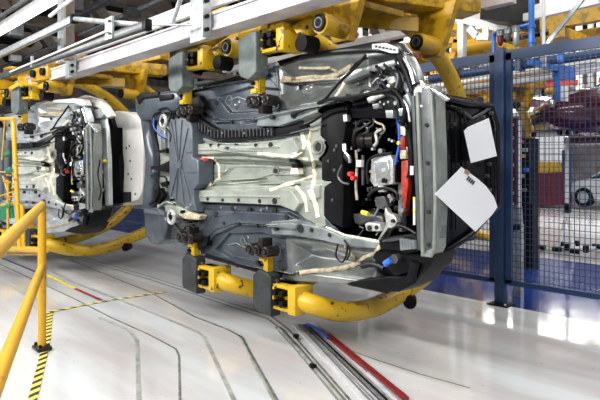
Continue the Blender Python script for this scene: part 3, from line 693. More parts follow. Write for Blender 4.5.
plate('bracket', [(375,197),(384,196),(388,206),(380,209),(375,206)], 3.04, .05, 'greydark', .006)
plate('bracket', [(378,186),(383,186),(384,192),(378,192)], 3.02, .03, 'white', .004)
for (x, y) in ((391,199),(389,196),(402,210)): disc('white_clip', x, y, 3.0, .03, .014, 'chrome')
wire('harness', [(388,240),(392,230),(400,226),(410,230),(416,234)], .012, t=2.98)
wire('wiring_loop', [(352,150),(349,140),(352,132),(360,128)], .012, 'greydark', 3.1)
wire('wiring_loop', [(355,128),(362,120),(368,130),(362,136)], .014, 'greydark', 3.12)
rs = random.Random(11)
for k in range(26):
    x = rs.uniform(350, 398); y = rs.uniform(108, 134) if k % 2 else rs.uniform(186, 232); s_ = rs.uniform(1.5, 4)
    plate('engine_fitting', [(x-s_, y-s_*.6), (x+s_*.8, y-s_), (x+s_, y+s_*.5), (x-s_*.6, y+s_)], 3.12+rs.uniform(0, .2), .05, rs.choice(['black', 'greydark', 'arch', 'tank', 'hub', 'black']), .006)
for k in range(12):
    x = rs.uniform(348, 402); y = rs.uniform(106, 130) if k % 2 else rs.uniform(190, 230)
    wire('wiring', [(x, y), (x+rs.uniform(-8, 8), y+rs.uniform(2, 8)), (x+rs.uniform(-10, 10), y+rs.uniform(8, 18))], rs.choice([.006, .009]), rs.choice(['black', 'greydark', 'rail', 'alu']), 3.1)
for k in range(14):
    disc('small_connector', rs.uniform(352, 400), rs.uniform(106, 232), 3.08, .03, rs.uniform(.006, .012), rs.choice(['chrome', 'greydark', 'alu']), n=8)
# top right: fender apron and strut tower
plate('fender_edge', [(276,61),(300,54),(345,47),(372,42),(398,42),(406,52),(400,56),(372,52),(330,55),(296,60),(280,66)], 3.0, .08, 'blackpaint', .01)
plate('sticker', [(372,44),(386,43),(398,48),(398,53),(390,53),(378,49),(372,49)], 2.985, .012, 'white', .001)
for k in range(6): plate('sticker_print', [(375+3.6*k,45.3+.7*k),(377.4+3.6*k,45.2+.8*k),(377+3.6*k,47.4+.7*k),(374.6+3.6*k,47.6+.5*k)], 2.98, .004, 'ink', 0)
plate('apron_panel', [(338,78),(350,70),(394,59),(396,65),(372,72),(344,83)], 2.99, .10, 'arch', .008)
plate('fluid_bottle', [(386,77),(394,76),(395,82),(391,84),(387,83)], 2.96, .1, 'white', .01)
wire('harness', [(366,55,2.92),(355,68,2.92),(340,82,2.92),(328,96,2.92),(320,103,2.93)], .010)
wire('harness', [(318,103,2.93),(330,99,2.93),(345,98,2.93),(380,92,2.93),(392,90,2.93)], .014)
wire('harness', [(380,72,2.95),(378,82,2.95),(384,92,2.95),(397,100,2.95),(400,118,2.96)], .018)
wire('harness', [(392,66,2.95),(398,76,2.95),(396,88,2.94)], .012, 'tank')
plate('bay_front_bracket', [(374,97),(395,94),(396,112),(392,116),(376,112)], 2.98, .08, 'black', .01)
for (x, y) in ((380,102),(384,104),(388,102)): disc('bolt', x, y, 2.97, .02, .009, 'chrome', n=8)
plate('cast_bracket', [(366,98),(372,95),(388,91),(391,93),(378,98),(368,103)], 2.94, .06, 'alu', .008)
disc('yellow_tag', 379, 88, 2.94, .02, .012, 'yellowtag'); disc('blue_plug', 381, 82, 2.94, .03, .014, 'bluecable')
plate('apron_dark_plate', [(374,74),(398,68),(406,84),(402,96),(394,99),(366,103),(352,106),(352,100),(372,96)], 2.975, .05, 'black', .008)  # black plates laid over the apron and bay edge to darken them
plate('apron_dark_plate', [(350,106),(372,100),(404,94),(413,96),(413,112),(392,118),(352,118)], 3.03, .04, 'deep', .004)
plate('apron_dark_plate', [(400,52),(408,54),(412,66),(404,70),(398,60)], 2.97, .08, 'black', .008)
plate('corner_cover', [(380,244),(416,244),(418,262),(410,272),(396,276),(384,266),(372,258)], 2.985, .04, 'black', .008)
# headlamp brackets and lock carrier, upper front corner
for pl, m in (([(402,52),(408,56),(416,72),(418,82),(412,84),(405,70)], 'arch'), ([(404,72),(413,80),(418,100),(410,104),(403,88)], 'tank'), ([(402,96),(408,92),(412,104),(410,112),(405,108)], 'rail')):
    plate('headlamp_bracket', pl, 2.95, .08, m, .01)
for pl in ([(419,80),(423,84),(427,92),(423,90)], [(414,98),(418,101),(429,116),(426,117)], [(430,88),(434,89),(448,99),(445,101),(434,94)]):
    plate('highlight_strip', pl, 2.92, .03, 'chrome', .004)  # chrome strips standing in for bright highlights on the front corner
for (x, y) in ((412,94),(417,108),(424,100)): disc('bolt', x, y, 2.93, .03, .014, 'black', n=8)
for pl, r_, m_ in (([(360,92),(366,88),(374,90),(380,86)], .014, 'greydark'), ([(376,66),(382,72),(381,80),(387,88),(398,92)], .012, 'cable'), ([(384,64),(390,70),(400,72),(404,82)], .010, 'cable'),
    ([(398,56),(403,66),(408,78),(412,92)], .018, 'black'), ([(404,58),(410,70),(414,84)], .012, 'chrome'), ([(396,92),(402,100),(405,112),(402,126)], .016, 'black'), ([(400,96),(407,106),(410,122)], .009, 'chrome'),
    ([(350,70),(358,62),(368,58)], .008, 'cable'), ([(330,104),(342,100),(356,99),(366,95)], .012, 'black'), ([(372,84),(378,78),(384,80),(388,76)], .008, 'chrome'), ([(292,116),(306,110),(322,106),(336,103)], .008, 'black')):
    wire('harness', pl, r_, m_, 2.935)
for (x, y, r_, m_) in ((381,75,.012,'chrome'),(388,86,.014,'alu'),(377,92,.012,'black'),(399,62,.014,'chrome'),(404,76,.012,'black'),(408,90,.012,'chrome'),(370,72,.01,'black'),(384,68,.012,'greydark'),(395,103,.014,'chrome'),(352,100,.014,'black'),(345,97,.012,'black'),(338,101,.012,'chrome')):
    disc('small_connector', x, y, 2.93, .05, r_, m_, n=10)
for pl, m_ in (([(345,98),(352,96),(356,99),(350,102)], 'black'), ([(336,96),(346,94),(347,98),(338,100)], 'greydark'), ([(372,104),(378,103),(379,108),(373,109)], 'arch'), ([(398,108),(404,108),(405,116),(399,116)], 'chrome'), ([(385,110),(393,110),(393,118),(386,118)], 'rail')):
    plate('bracket', pl, 2.94, .05, m_, .005)
for pl, m_ in (([(289,158),(296,158),(296,162),(289,162)], 'black'), ([(291,164),(297,163),(298,168),(292,168)], 'black'), ([(291,168),(297,168),(298,174),(290,174)], 'seal')):
    plate('tunnel_clip', pl, 2.99, .06, m_, .004)
for (x, y, r_) in ((277,171,.036),(319,147,.046)):
    p = surf(x, y); MB().ring(p+Vector((0, -.012, 0)), (0, 1, 0), r_, .008, 24, 6).build('hole_flange', 'sagerail', car)
# rear fittings
for pl, r_, m_ in (([(151,176),(156,180),(159,190),(155,200),(150,204)], .014, 'black'), ([(160,176),(166,178),(167,188)], .010, 'black'), ([(166,128),(171,134),(170,142)], .008, 'black'), ([(176,226),(182,230),(190,226),(196,228)], .010, 'black'), ([(160,206),(166,202),(174,204)], .012, 'rail')):
    wire('brake_line', pl, r_, m_, 2.90)
for (x, y, r_, m_) in ((153,171,.016,'chrome'),(158,206,.018,'alu'),(148,213,.014,'alu'),(166,152,.012,'black'),(181,212,.016,'black'),(186,208,.012,'sealstain'),(190,205,.014,'chrome'),(160,98,.014,'hole'),(142,116,.014,'hole'),(150,238,.012,'hole'),(170,200,.012,'black')):
    disc('small_connector', x, y, 2.88, .05, r_, m_, n=10)
plate('axle_arm', [(178,214),(190,212),(200,216),(198,220),(184,219)], 2.9, .08, 'sealstain', .01)
plate('heat_plate', [(166,222),(172,222),(184,238),(164,239)], 2.96, .06, 'greydark', .01)
# front crossmember
cm = plate('front_crossmember', [(412,90),(417,84),(430,84),(434,96),(436,150),(437,200),(435,248),(430,258),(420,257),(417,220),(414,150)], 2.93, .12, 'sagerail', .015, label='pale grey upright front crossmember')
plate('crossmember_rib', [(421,88),(430,88),(433,100),(433.5,150),(434.5,200),(433,248),(424,250),(424.5,200),(423.5,150),(421,110)], 2.915, .03, 'greydark', .008, cm)
MB().tube([at_t(x, y, 2.915) for x, y in ((413.5,96),(416,150),(418.5,200),(420,250))], .016, 8).build('crossmember_bead', 'greydark', cm)
MB().tube([at_t(x, y, 2.915) for x, y in ((417.5,92),(419.8,150),(421.8,200),(423,252))], .014, 8).build('crossmember_bead', 'sagerail', cm)
MB().tube([at_t(x, y, 2.905) for x, y in ((431,92),(434.4,150),(435.6,200),(434.2,250))], .012, 8).build('crossmember_bead', 'sagerail', cm)
for (x, y) in ((426,125),(427,163),(428,212),(428,245)): disc('crossmember_hole', x, y, 2.905, .02, .013, 'hole', cm, 10)
# lower front corner
plate('crash_box', [(378,240),(392,236),(412,234),(417,238),(417,252),(404,254),(392,250),(380,250)], 2.92, .12, 'black', .012)
for x in (397, 402): MB().beam(at_t(x-14, 241+.0*x, 2.905), at_t(x+2, 238, 2.905), .012, .012).build('crash_box_rib', 'greydark', car)
for k in range(5): MB().tube([at_t(402+3*k, 238+.5*k, 2.90), at_t(403+3*k, 250-.3*k, 2.90)], .018, 10).build('bellows_fin', 'rail', car)
plate('lower_corner_panel', [(396,252),(434,254),(430,266),(420,276),(414,284),(398,292),(386,292),(396,284),(412,270)], 2.95, .25, 'black', .015)
wire('corner_hose', [(416,262),(413,272),(412,282)], .03, 'black', 2.92)
wire('blue_plug', [(385,264,2.9),(391,260,2.9)], .022, 'bluecable')
disc('blue_plug_socket', 394, 259, 2.9, .05, .03, 'greydark')
wire('undertray_cable', [(338,244,2.95),(336,256,2.95),(342,262,2.95),(346,256,2.95),(348,244,2.95)], .007)
wire('undertray_cable', [(344,240,2.95),(350,250,2.95),(347,260,2.95)], .007)
wire('undertray_cable', [(362,266,2.98),(372,264,2.98),(384,268,3.0)], .02)
plate('wheelhouse_liner', [(344,284),(362,279),(388,276),(412,276),(400,288),(386,294),(364,289)], 2.99, .3, 'black', .015)
# -------- front face, hood, outer shell (away from the viewer)
def splate(name, pl, s, th, m, bev=.006, parent=car, label=None):
    return MB().prism([at_s(x, y, s) for x, y in pl], (th, 0, 0), bev).build(name, m, parent, label)
ff = splate('front_panel', [(434,92),(448,99),(470,104),(492,106),(496,116),(498,130),(499,205),(494,214),(470,236),(448,254),(434,258)], -2.12, -.06, 'blackpaint', .01, label='gloss black front panel')
def fbar(pl, r, m='blackpaint', s=-2.1): MB().tube([at_s(x, y, s) for x, y in pl], r, 10, flat=.7).build('front_panel_frame', m, ff)
fbar([(446,112),(446,180),(447,244)], .014); fbar([(450,106),(462,110),(465,116),(466,170),(466,220)], .012); fbar([(434,92),(448,99),(470,104),(492,106),(498,125),(499,205),(470,236),(440,256)], .022)
fbar([(455,112),(456,150),(456,230)], .008); fbar([(490,125),(492,160),(492,205)], .014); fbar([(460,109),(472,119),(484,112),(492,106)], .012, 'greydark')
for (x, y) in ((437,126),(437,140),(455,124),(491,164),(489,176),(491,190),(493,113),(485,117)): 
    p = at_s(x, y, -2.07); MB().tube([p, p-Vector((.03, 0, 0))], .012, 8).build('front_panel_clip', 'greydark', ff)
p = at_s(439, 166, -1.93); MB().box(p, (.02, .05, .02), None, .003).build('yellow_tag', 'yellowtag', ff)
MB().tube([at_s(438, 167, -1.93), at_s(434, 178, -1.97)], .01, 8).build('tag_bracket', 'greydark', ff)
plate('tow_bracket', [(437,226),(441,226),(441,238),(436,241)], 2.98, .06, 'arch', .006)
# body shell behind: sides, roof, hood
z1, z0 = 2.16, .74; n1, n0 = 1.93, .90
cab = [(-3.3, 3.15), (-3.3, 4.02), (-4.0, 4.42), (-5.6, 4.42), (-6.0, 4.0), (-6.0, 3.4), (-5.4, 3.15)]
for z in (z1, z0-.02): MB().prism([(x, y, z) for x, y in cab], (0, 0, .02)).build('body_side', 'blackpaint', car, smooth=False)
nose = [(-2.16, 3.12), (-2.2, 3.88), (-3.3, 4.02), (-3.3, 3.3)]
for z in (n1, n0-.02): MB().prism([(x, y, z) for x, y in nose], (0, 0, .02)).build('nose_side', 'blackpaint', car, smooth=False)
MB().prism([(x, y, z0) for x, y in [(-3.9, 4.40), (-4.0, 4.44), (-5.6, 4.44), (-5.6, 4.40)]], (0, 0, z1-z0)).build('roof_panel', 'blackpaint', car)
MB().prism([(x, y, n0) for x, y in [(-2.2, 3.88), (-2.24, 3.91), (-3.2, 4.05), (-3.2, 4.02)]], (0, 0, n1-n0)).build('hood', 'blackpaint', car)
MB().prism([(x, y, z0) for x, y in [(-5.6, 4.40), (-5.6, 4.44), (-6.03, 4.0), (-6.06, 3.4), (-6.02, 3.4), (-6.0, 4.0)]], (0, 0, z1-z0)).build('tailgate', 'blackpaint', car)
MB().prism([(x, y, z0) for x, y in [(-3.2, 4.05), (-3.2, 4.01), (-4.0, 4.38), (-4.0, 4.44)]], (0, 0, z1-z0)).build('windscreen', 'glass', car)
# paper sheets on the front panel
def sheet(pl, s, label):
    o = MB()
    pts = [at_s(x, y, s) for x, y in pl]; o.prism(pts, (-.002, 0, 0)); return o
b = sheet([(464,131),(468,127),(489,118),(497,156),(471,163)], -2.04, ''); o = b.build('paper_sheet', 'paper', smooth=False)
tag(o, 'white paper sheet fixed to top of the black car front, upper of the two sheets', 'paper', 'paper sheets on the car front')
b = sheet([(461.5,167),(478,179),(486,186),(494,197),(497.5,207),(492,215),(475.5,231.5),(435,194)], -1.89, ''); r_ = b.build('paper_sheet', 'paper', smooth=False)
tag(r_, 'large white paper sheet hanging diagonally from the black car front, lower of the two sheets', 'paper', 'paper sheets on the car front')
for k in range(4):
    a = (468.5+1.8*k, 176+1.5*k); b = MB(); b.prism([at_s(a[0], a[1], -1.888), at_s(a[0]+1.3, a[1]+1.1, -1.888), at_s(a[0]-1.2, a[1]+4.6, -1.888), at_s(a[0]-2.3, a[1]+3.6, -1.888)], (.001, 0, 0)); b.build('printed_mark', 'ink', r_, smooth=False)
b = MB(); b.prism([at_s(466, 169, -1.886), at_s(470, 172, -1.886), at_s(468, 175, -1.886), at_s(464, 172, -1.886)], (.002, 0, 0)); b.build('tape', 'tape', r_, smooth=False)
# ------------------------------------------------------------------ repeats on the line
light = {'blue_grey_primer': 'lbody', 'pale_sage_primer': 'lfloor', 'grey_rail_primer': 'lbody', 'wheelhouse_primer': 'lbody', 'black_body_paint': 'hood'}
car2 = copy_tree(car, swap=light, skip=('front_panel', 'nose_side', 'hood', 'corner_cover', 'tow_bracket', 'sticker', 'sticker_print', 'fuel_tank')); car2.location = (-8.63, 2.575, 1.45); car2.rotation_euler.z = math.radians(8)
car2['label'] = 'light grey unfinished car tipped on its side behind the yellow guard rail at left'
def adopt(o, p):
    o.parent = p; o.matrix_parent_inverse = (Matrix.Translation(p.location) @ Matrix.Rotation(p.rotation_euler.z, 4, 'Z')).inverted(); return o
# the left car's white bonnet skin curving out past the crossmember
TH = 3.3
pts0 = [(107,112),(118,111),(130,114),(141,119),(143,150),(142,190),(138,199),(128,204),(121,206),(119,160)]
hd = adopt(MB().prism([at_t(x, y, TH) for x, y in pts0], (0, .25, 0), .02).build('bonnet_skin', 'hood'), car2)
hw = Matrix.Identity(4)
for (x, y) in ((126,148),(130,161),(128,174),(131,179),(135,194),(129,146)):
    p = at_t(x, y, TH-.005); o = MB().tube([p, p+Vector((0, .01, 0))], .016, 10).build('hole', 'hole'); o.parent = hd
o = MB().prism([at_t(x, y, TH-.006) for x, y in ((122,192),(131,192),(131,202),(122,203))], (0, .005, 0)).build('black_square', 'hole', smooth=False); o.parent = hd
adopt(MB().prism([at_t(x, y, TH-.06) for x, y in ((104,115),(110,116),(117,140),(120,165),(119,200),(112,206),(110,160))], (0, .1, 0), .01).build('bonnet_seal', 'black'), car2)
TS_ = 2.98
adopt(MB().prism([at_t(x, y, TS_) for x, y in ((99,114),(103,114),(106,130),(108,160),(109,205),(105,206),(103,160),(101,130))], (0, .05, 0), .008).build('lock_carrier_strut', 'lbody'), car2)
adopt(MB().prism([at_t(x, y, TS_-.05) for x, y in ((84,113),(100,108),(104,114),(101,118),(88,120))], (0, .08, 0), .01).build('cross_bracket', 'lbody'), car2)
adopt(MB().prism([at_t(x, y, TS_-.04) for x, y in ((72,100),(84,95),(98,99),(106,106),(112,116),(107,118),(98,108),(84,103))], (0, .06, 0), .01).build('fender_edge', 'hood'), car2)
for (x, y, m_) in ((101,152,'chrome'),(104,161,'yellowtag'),(101,172,'alu'),(99,181,'yellowtag'),(102,190,'alu'),(99,196,'maroonst')):
    adopt(MB().box(at_t(x, y, TS_-.03), (.05, .05, .04), None, .01).build('fitting', m_), car2)
for pl in ([(75,112),(72,124),(75,134),(80,140)], [(66,202),(64,210),(70,214),(76,208),(77,203)], [(100,160),(98,175),(101,190),(99,200)], [(60,150),(58,160),(62,170),(68,168),(69,156)]):
    adopt(MB().tube([at_t(x, y, 2.66) for x, y in pl], .009, 8, True, 5).build('cable', 'cable'), car2)
car2b = copy_tree(carrier, skip=()); car2b.location = (-8.22, 2.905, .3); car2b.rotation_euler.z = math.radians(8); car2b['label'] = 'yellow C-ring carrier under the light grey car body at the left'

# ------------------------------------------------------------------ floor marks
G = lambda x, y, z=.001: at_z(x, y, z)
def groove(pl, w, m, label, name='floor_groove'):
    b = MB(); b.strip([G(x, y) for x, y in pl], w, .002); return tag(b.build(name, m, smooth=False), label, 'floor groove')
groove([(55,252),(150,279.5),(200,296),(268,319),(284,331),(302,352),(341,400)], .020, 'groove', 'dark groove beside the conveyor track, left one of the close pair, bending to the front')
groove([(58,250),(150,276.5),(200,293),(271,316),(288,329),(308,352),(350,400)], .018, 'groove', 'dark groove of the close pair nearest the aluminium track')
groove([(62,249),(150,273.5),(203,291),(274,313)], .008, 'groovelight', 'thin pale line above the close pair of dark floor grooves')
groove([(0,228),(75,262),(150,292),(195,317),(229,330),(243,338),(250,352),(277,400)], .020, 'groove', 'long bent floor groove right of centre ending at the bottom edge')
groove([(0,245),(75,283),(120,300),(150,312),(196,331),(204,336),(216,362),(234,400)], .030, 'groovelight', 'pale worn bent mark on the floor, second from the left')
groove([(0,264),(77,300),(110,317),(150,335),(176,349),(179,356),(180,400)], .016, 'groove', 'bent floor groove at lower left running almost straight to the camera')
groove([(240,335),(256,368),(274,400)], .022, 'groovelight', 'pale scuff beside the long bent groove')
groove([(100,318),(128,330),(137,340),(139,400)], .03, 'groovelight', 'faint curved skid mark at lower left of the floor')
groove([(343,348),(380,361),(420,374),(470,388)], .008, 'groove', 'thin crack line in the white floor right of the red strip')
def tape(pl, w, m, label): 
    b = MB(); b.strip([G(x, y, .003) for x, y in pl], w, .002); return tag(b.build('floor_tape', m, smooth=False), label, 'tape')
tape([(30,410),(40,370),(47,340),(50,312)], .055, 'hazard', 'black and yellow striped hazard tape on the floor by the yellow post')
tape([(50,312),(80,306),(112,300),(165,292)], .05, 'hazard', 'black and yellow striped hazard tape running right across the white floor')
tape([(47,275),(75,288.5)], .035, 'yellowtag', 'yellow floor tape strip leading to the red strip')
tape([(75,288.5),(101,300)], .04, mat('dark_red_tape', (.25, .015, .03), .4), 'short red floor tape strip at left')
tape([(0,257),(36,272)], .03, 'fence', 'dark blue floor tape strip at far left')
# aluminium track with red strip
tr = empty('floor_track', G(340, 360), 'silver aluminium profile track laid on the white floor, bottom centre', 'track')
def prof_(pl, w, h, m, name, z=0):
    b = MB(); b.strip([at_z(x, y, z+.001) for x, y in pl], w, h); b.build(name, m, tr, smooth=False)
prof_([(303,325),(384,405)], .20, .018, 'beamwhite', 'profile')
for dx, m, w_ in ((-8, 'arch', .010), (-4.5, 'gal', .014), (0, 'greydark', .010), (3, 'arch', .012), (6, 'black', .012), (9, 'gal', .014)):
    prof_([(303+dx*.6, 325), (384+dx*1.3, 405)], w_, .008, m, 'rail_rib', .019)
prof_([(319,329),(401,405)], .02, .03, 'gal', 'edge_rail')
t2 = empty('guide_rail', G(320, 375), 'narrow grey steel guide rail on the floor left of the aluminium track', 'rail')
b = MB(); b.strip([G(278,328),(G(300,352)),G(345,405)], .05, .012); b.build('rail', 'arch', t2, smooth=False)
b = MB(); b.strip([G(278,328,.013),(G(300,352,.013)),G(345,405,.013)], .015, .01); b.build('rail_web', 'groovelight', t2, smooth=False)
for (x, y) in ((313,366),(296,336)): 
    MB().box(G(x, y, .03), (.05, .03, .03), None, .004).build('clamp', 'black', t2)
rs_ = MB(); rs_.strip([G(328,337,.02),G(406,402,.02)], .042, .028); tag(rs_.build('red_strip', mat('red_rubber_strip', (.16, .008, .012), .35), smooth=False), 'dark red strip running along the right edge of the aluminium track', 'strip')
tag(MB().tube([G(307,324,.03),G(316,328,.05),G(324,334,.04),G(328,338,.03)], .012, 8, True).build('blue_hose', 'bluecable'), 'short blue hose at the top end of the red strip', 'hose')

# ------------------------------------------------------------------ yellow guard rail at left
gr = empty('guard_rail', at_z(42, 347, 0), 'worn yellow tubular guard rail with black foot plate, left foreground', 'guard rail')
pb = at_z(42, 350, 0); ptop = Vector((pb.x, pb.y, 1.145))
MB().tube([pb, ptop], .031, 18).build('post', 'yelrail', gr)
dirv = Vector((.996, -.40, 0)).normalized()      # towards the viewer's left
MB().tube([ptop+Vector((0, 0, -.01))-dirv*.02, ptop+dirv*3.6+Vector((0, 0, -.01))], .031, 18).build('top_rail', 'yelrail', gr)
zm = CZ-(267-165)/560*(pb.y/ray(42, 267)[1])
MB().tube([Vector((pb.x, pb.y, zm)), Vector((pb.x, pb.y, zm))+dirv*3.6], .031, 18).build('middle_rail', 'yelrail', gr)
e2 = pb+dirv*3.5; MB().tube([e2, Vector((e2.x, e2.y, 1.14))], .031, 18).build('post', 'yelrail', gr)
b = MB(); b.box(pb+Vector((0, 0, .02)), (.15, .11, .035), None, .012); fp = b.build('foot_plate', 'hub', gr)
for dx in (-.05, .05): MB().cyl(pb+Vector((dx, -.03, .03)), pb+Vector((dx, -.03, .055)), .012, 8).build('bolt', 'rubber', fp)

# parts rack with green pads
rk = empty('parts_rack', at_t(10, 250, 1.95), 'yellow tubular rack with green pads at the far left edge', 'rack')
tr_ = 1.95
def rbar(a, c, r=.03, m='yelrail', t=tr_): MB().tube([at_t(*a, t), at_t(*c, t)], r*.72, 10).build('bar', m, rk)
rbar((13,118),(20,250), .036); rbar((-20,119),(14,119), .03); rbar((-20,248),(46,250), .045); rbar((-20,254),(42,254), .022, 'yelrail', 2.05); rbar((2,205),(19,204), .025)
rbar((22,205),(24,250), .03); rbar((-2,172),(18,172), .012); rbar((3,176),(10,200), .012); rbar((0,196),(18,190), .012); rbar((8,180),(8,250), .02)
rbar((5,118),(2,160),.012)
for (x, y) in ((7,154),(9,170),(8,206)):
    c = at_t(x, y, tr_-.05); MB().box(c, (.14, .04, .048), Matrix.Rotation(-.18, 3, 'Y'), .01).build('green_pad', 'green', rk)
plate_ = MB().prism([at_t(x, y, tr_+.02) for x, y in ((0,204),(10,202),(12,218),(0,220))], (0, .03, 0)); plate_.build('green_panel', 'green', rk)
for (x, y0, y1) in ((2,128,200),(8,140,200)): MB().tube([at_t(x, y0, tr_+.12), at_t(x, y1, tr_+.12)], .045, 14).build('dark_cylinder', 'tank', rk)
for k in range(10): disc('yellow_peg', random.uniform(0, 16), random.uniform(160, 204), tr_-.04, .05, .010, 'yelrail', rk, 8)
MB().tube([at_t(-18, 250, tr_), Vector((at_t(-18, 250, tr_).x, tr_, 0))], .03, 10).build('foot', 'yelrail', rk)
MB().tube([at_t(42.5, 250, tr_), Vector((at_t(42.5, 250, tr_).x, tr_, 0))], .02, 10).build('foot', 'yelrail', rk)

# ------------------------------------------------------------------ blue mesh fence
FT = 5.5
def fx(px): return at_t(px, 200, FT).x
zt, zb = 2.60, .24
def fpanel(s0, s1, label):
    r = empty('mesh_fence_panel', ((s0+s1)/2, FT, zb), label, 'fence panel', 'blue mesh fence panels')
    b = MB(); b.bx(s0, s1, FT-.02, FT+.02, zt-.075, zt+.03); b.build('top_rail', 'fence', r, smooth=False)
    MB().bx(s0, s1, FT-.02, FT+.02, zb-.02, zb+.03).build('bottom_rail', 'fence', r, smooth=False)
    for s in (s0+.03, s1-.03): MB().bx(s-.03, s+.03, FT-.02, FT+.02, zb, zt).build('stile', 'fence', r, smooth=False)
    b = MB(); s = s0+.055
    def wr(x0, x1, y0, y1, z0, z1):
        v = [b.bm.verts.new((x, y, z)) for x in (x0, x1) for y in (y0, y1) for z in (z0, z1)]
        for f in ((0,1,3,2),(4,6,7,5),(0,4,5,1),(2,3,7,6),(0,2,6,4),(1,5,7,3)): b.bm.faces.new([v[i] for i in f])
    while s < s1-.04: wr(s-.0028, s+.0028, FT-.003, FT+.003, zb, zt-.05); s += .0475
    z = zb+.05
    while z < zt-.08: wr(s0+.05, s1-.05, FT+.003, FT+.008, z-.0028, z+.0028); z += .06
    b.build('wire_mesh', 'wire', r, smooth=False)
ps = fx(501)
def fpost(s, label):
    r = empty('fence_post', (s, FT, 0), label, 'fence post', 'blue fence posts')
    MB().bx(s-.05, s+.05, FT-.05, FT+.05, 0, zt+.06, .006).build('post', 'fence', r)
    b = MB(); b.bx(s-.11, s+.11, FT-.10, FT+.10, 0, .012, .003); bp2 = b.build('base_plate', 'rubber', r)
    for dx in (-.08, .08): MB().cyl((s+dx, FT-.07, .01), (s+dx, FT-.07, .035), .012, 8).build('anchor_bolt', 'chrome', bp2)
fpost(ps, 'blue square fence post standing on the white floor right of the car front')
fpanel(ps+.06, ps+2.3, 'blue wire mesh fence panel right of the blue post'); fpost(ps+2.36, 'blue fence post beyond the right edge of the mesh panel')
fpanel(ps-2.3, ps-.06, 'blue wire mesh fence panel left of the blue post, partly behind the car front')
for k in range(1, 5):
    fpost(ps-2.36*k, 'blue fence post behind the tipped cars, '+('first', 'second', 'third', 'fourth')[k-1]+' left of the one by the car front')
    fpanel(ps-2.36*(k+1)+.06, ps-2.36*k-.06, 'blue wire mesh fence panel behind the tipped cars, '+('second', 'third', 'fourth', 'fifth')[k-1]+' left of the front blue post')
# ------------------------------------------------------------------ beyond the fence
def bg_beam(a, c, w_, h, m, name, label, cat, t=None):
    return tag(MB().beam(a, c, w_, h).build(name, m, smooth=False), label, cat)
def pt(px, py, t): return at_t(px, py, t)
bp = empty('blue_pipe', pt(550, 62, 6.3), 'thick blue pipe running level behind the top of the mesh fence', 'pipe')
MB().tube([pt(430, 79, 6.3), pt(640, 47, 6.3)], .055, 14).build('pipe_run', 'fence', bp)
for x in (456, 520): MB().box(pt(x, 75.5-(x-450)*.155, 6.25), (.06, .14, .14)).build('collar', 'fence', bp)
bg_beam(pt(430, 95, 6.6), pt(640, 60, 6.6), .1, .09, 'white', 'white_beam', 'white square beam running level behind the mesh fence under the blue pipe', 'beam')
bg_beam(pt(430, 87, 6.8), pt(640, 52, 6.8), .06, .05, 'white', 'white_beam', 'thin white beam just above the thicker one behind the fence', 'beam')
cbp = empty('blue_bracket', pt(557, 78, 6.1), 'bright blue upright bracket plate behind the mesh fence', 'bracket')
MB().prism([pt(x, y, 6.1) for x, y in ((553,68),(559,68),(559,101),(553,101))], (0, .04, 0), .004).build('plate', 'pipeblue', cbp)
q_ = pt(556, 66, 6.12); MB().bx(q_.x-.04, q_.x+.04, 6.12, 6.55, q_.z-.12, q_.z+.02).build('arm', 'pipeblue', cbp, smooth=False)
MB().bx(q_.x-.03, q_.x+.03, 5.5, 6.12, q_.z-.06, q_.z-.01).build('arm', 'pipeblue', cbp, smooth=False)
MB().prism([pt(x, y, 6.1) for x, y in ((557,50),(563,50),(563,62),(557,62))], (0, .04, 0), .004).build('plate', 'pipeblue', cbp)
MB().prism([pt(x, y, 6.15) for x, y in ((560,85),(566,85),(566,101),(560,101))], (0, .06, 0), .004).build('white_box', 'white', cbp)
MB().tube([pt(544, 92, 6.05), pt(554, 91, 6.05)], .04, 12).build('sensor', 'yelrail', cbp); MB().tube([pt(543, 92, 6.05), pt(546, 92, 6.05)], .045, 12).build('sensor_head', 'black', cbp)
# air preparation unit on top of the fence
ap = empty('air_filter_unit', pt(508, 40, 5.62), 'row of three small grey air filters on bright blue pipe above the fence post', 'air filter')
MB().tube([pt(494, 55, 5.6), pt(494, 34, 5.6), pt(497, 33, 5.6), pt(528, 25.5, 5.6), pt(531, 26, 5.6)], .024, 10).build('blue_pipe', 'pipeblue', ap)
MB().tube([pt(531.5, 55, 5.6), pt(531.5, -10, 5.6)], .03, 12).build('blue_pipe', 'pipeblue', ap)
for y in (25, 40): MB().tube([pt(531.5, y, 5.6), pt(531.5, y+3, 5.6)], .042, 12).build('pipe_fitting', 'pipeblue', ap)
for (x, y0, y1, m) in ((500.5, 30, 46, 'maroonst'), (508, 28, 42, 'greydark'), (516, 26, 47, 'gal')):
    b = MB(); b.tube([pt(x, y0, 5.55), pt(x, y0+6, 5.55)], .042, 16); fl_ = b.build('filter_head', 'rail', ap)
    MB().tube([pt(x, y0+6, 5.55), pt(x, y1-3, 5.55), pt(x, y1, 5.55)], [.032, .03, .012], 16).build('filter_bowl', m, fl_)
# white vertical rod, diagonal strut
tag(MB().tube([pt(543.5, 66, 5.75), pt(543.5, -12, 5.75)], .018, 10).build('white_pole', 'white'), 'thin white vertical pole rising above the fence right of the blue pipe', 'pole')
tag(MB().box(pt(543, 60, 5.72), (.06, .04, .14), None, .008).build('pole_clamp', 'white'), 'white clamp fixing the white pole to the fence top', 'clamp')
tag(MB().beam(pt(547, 44, 5.75), pt(587, -6, 5.75), .035, .035).build('diagonal_strut', 'gal'), 'dark-edged steel strut slanting up right from the white pole', 'strut')
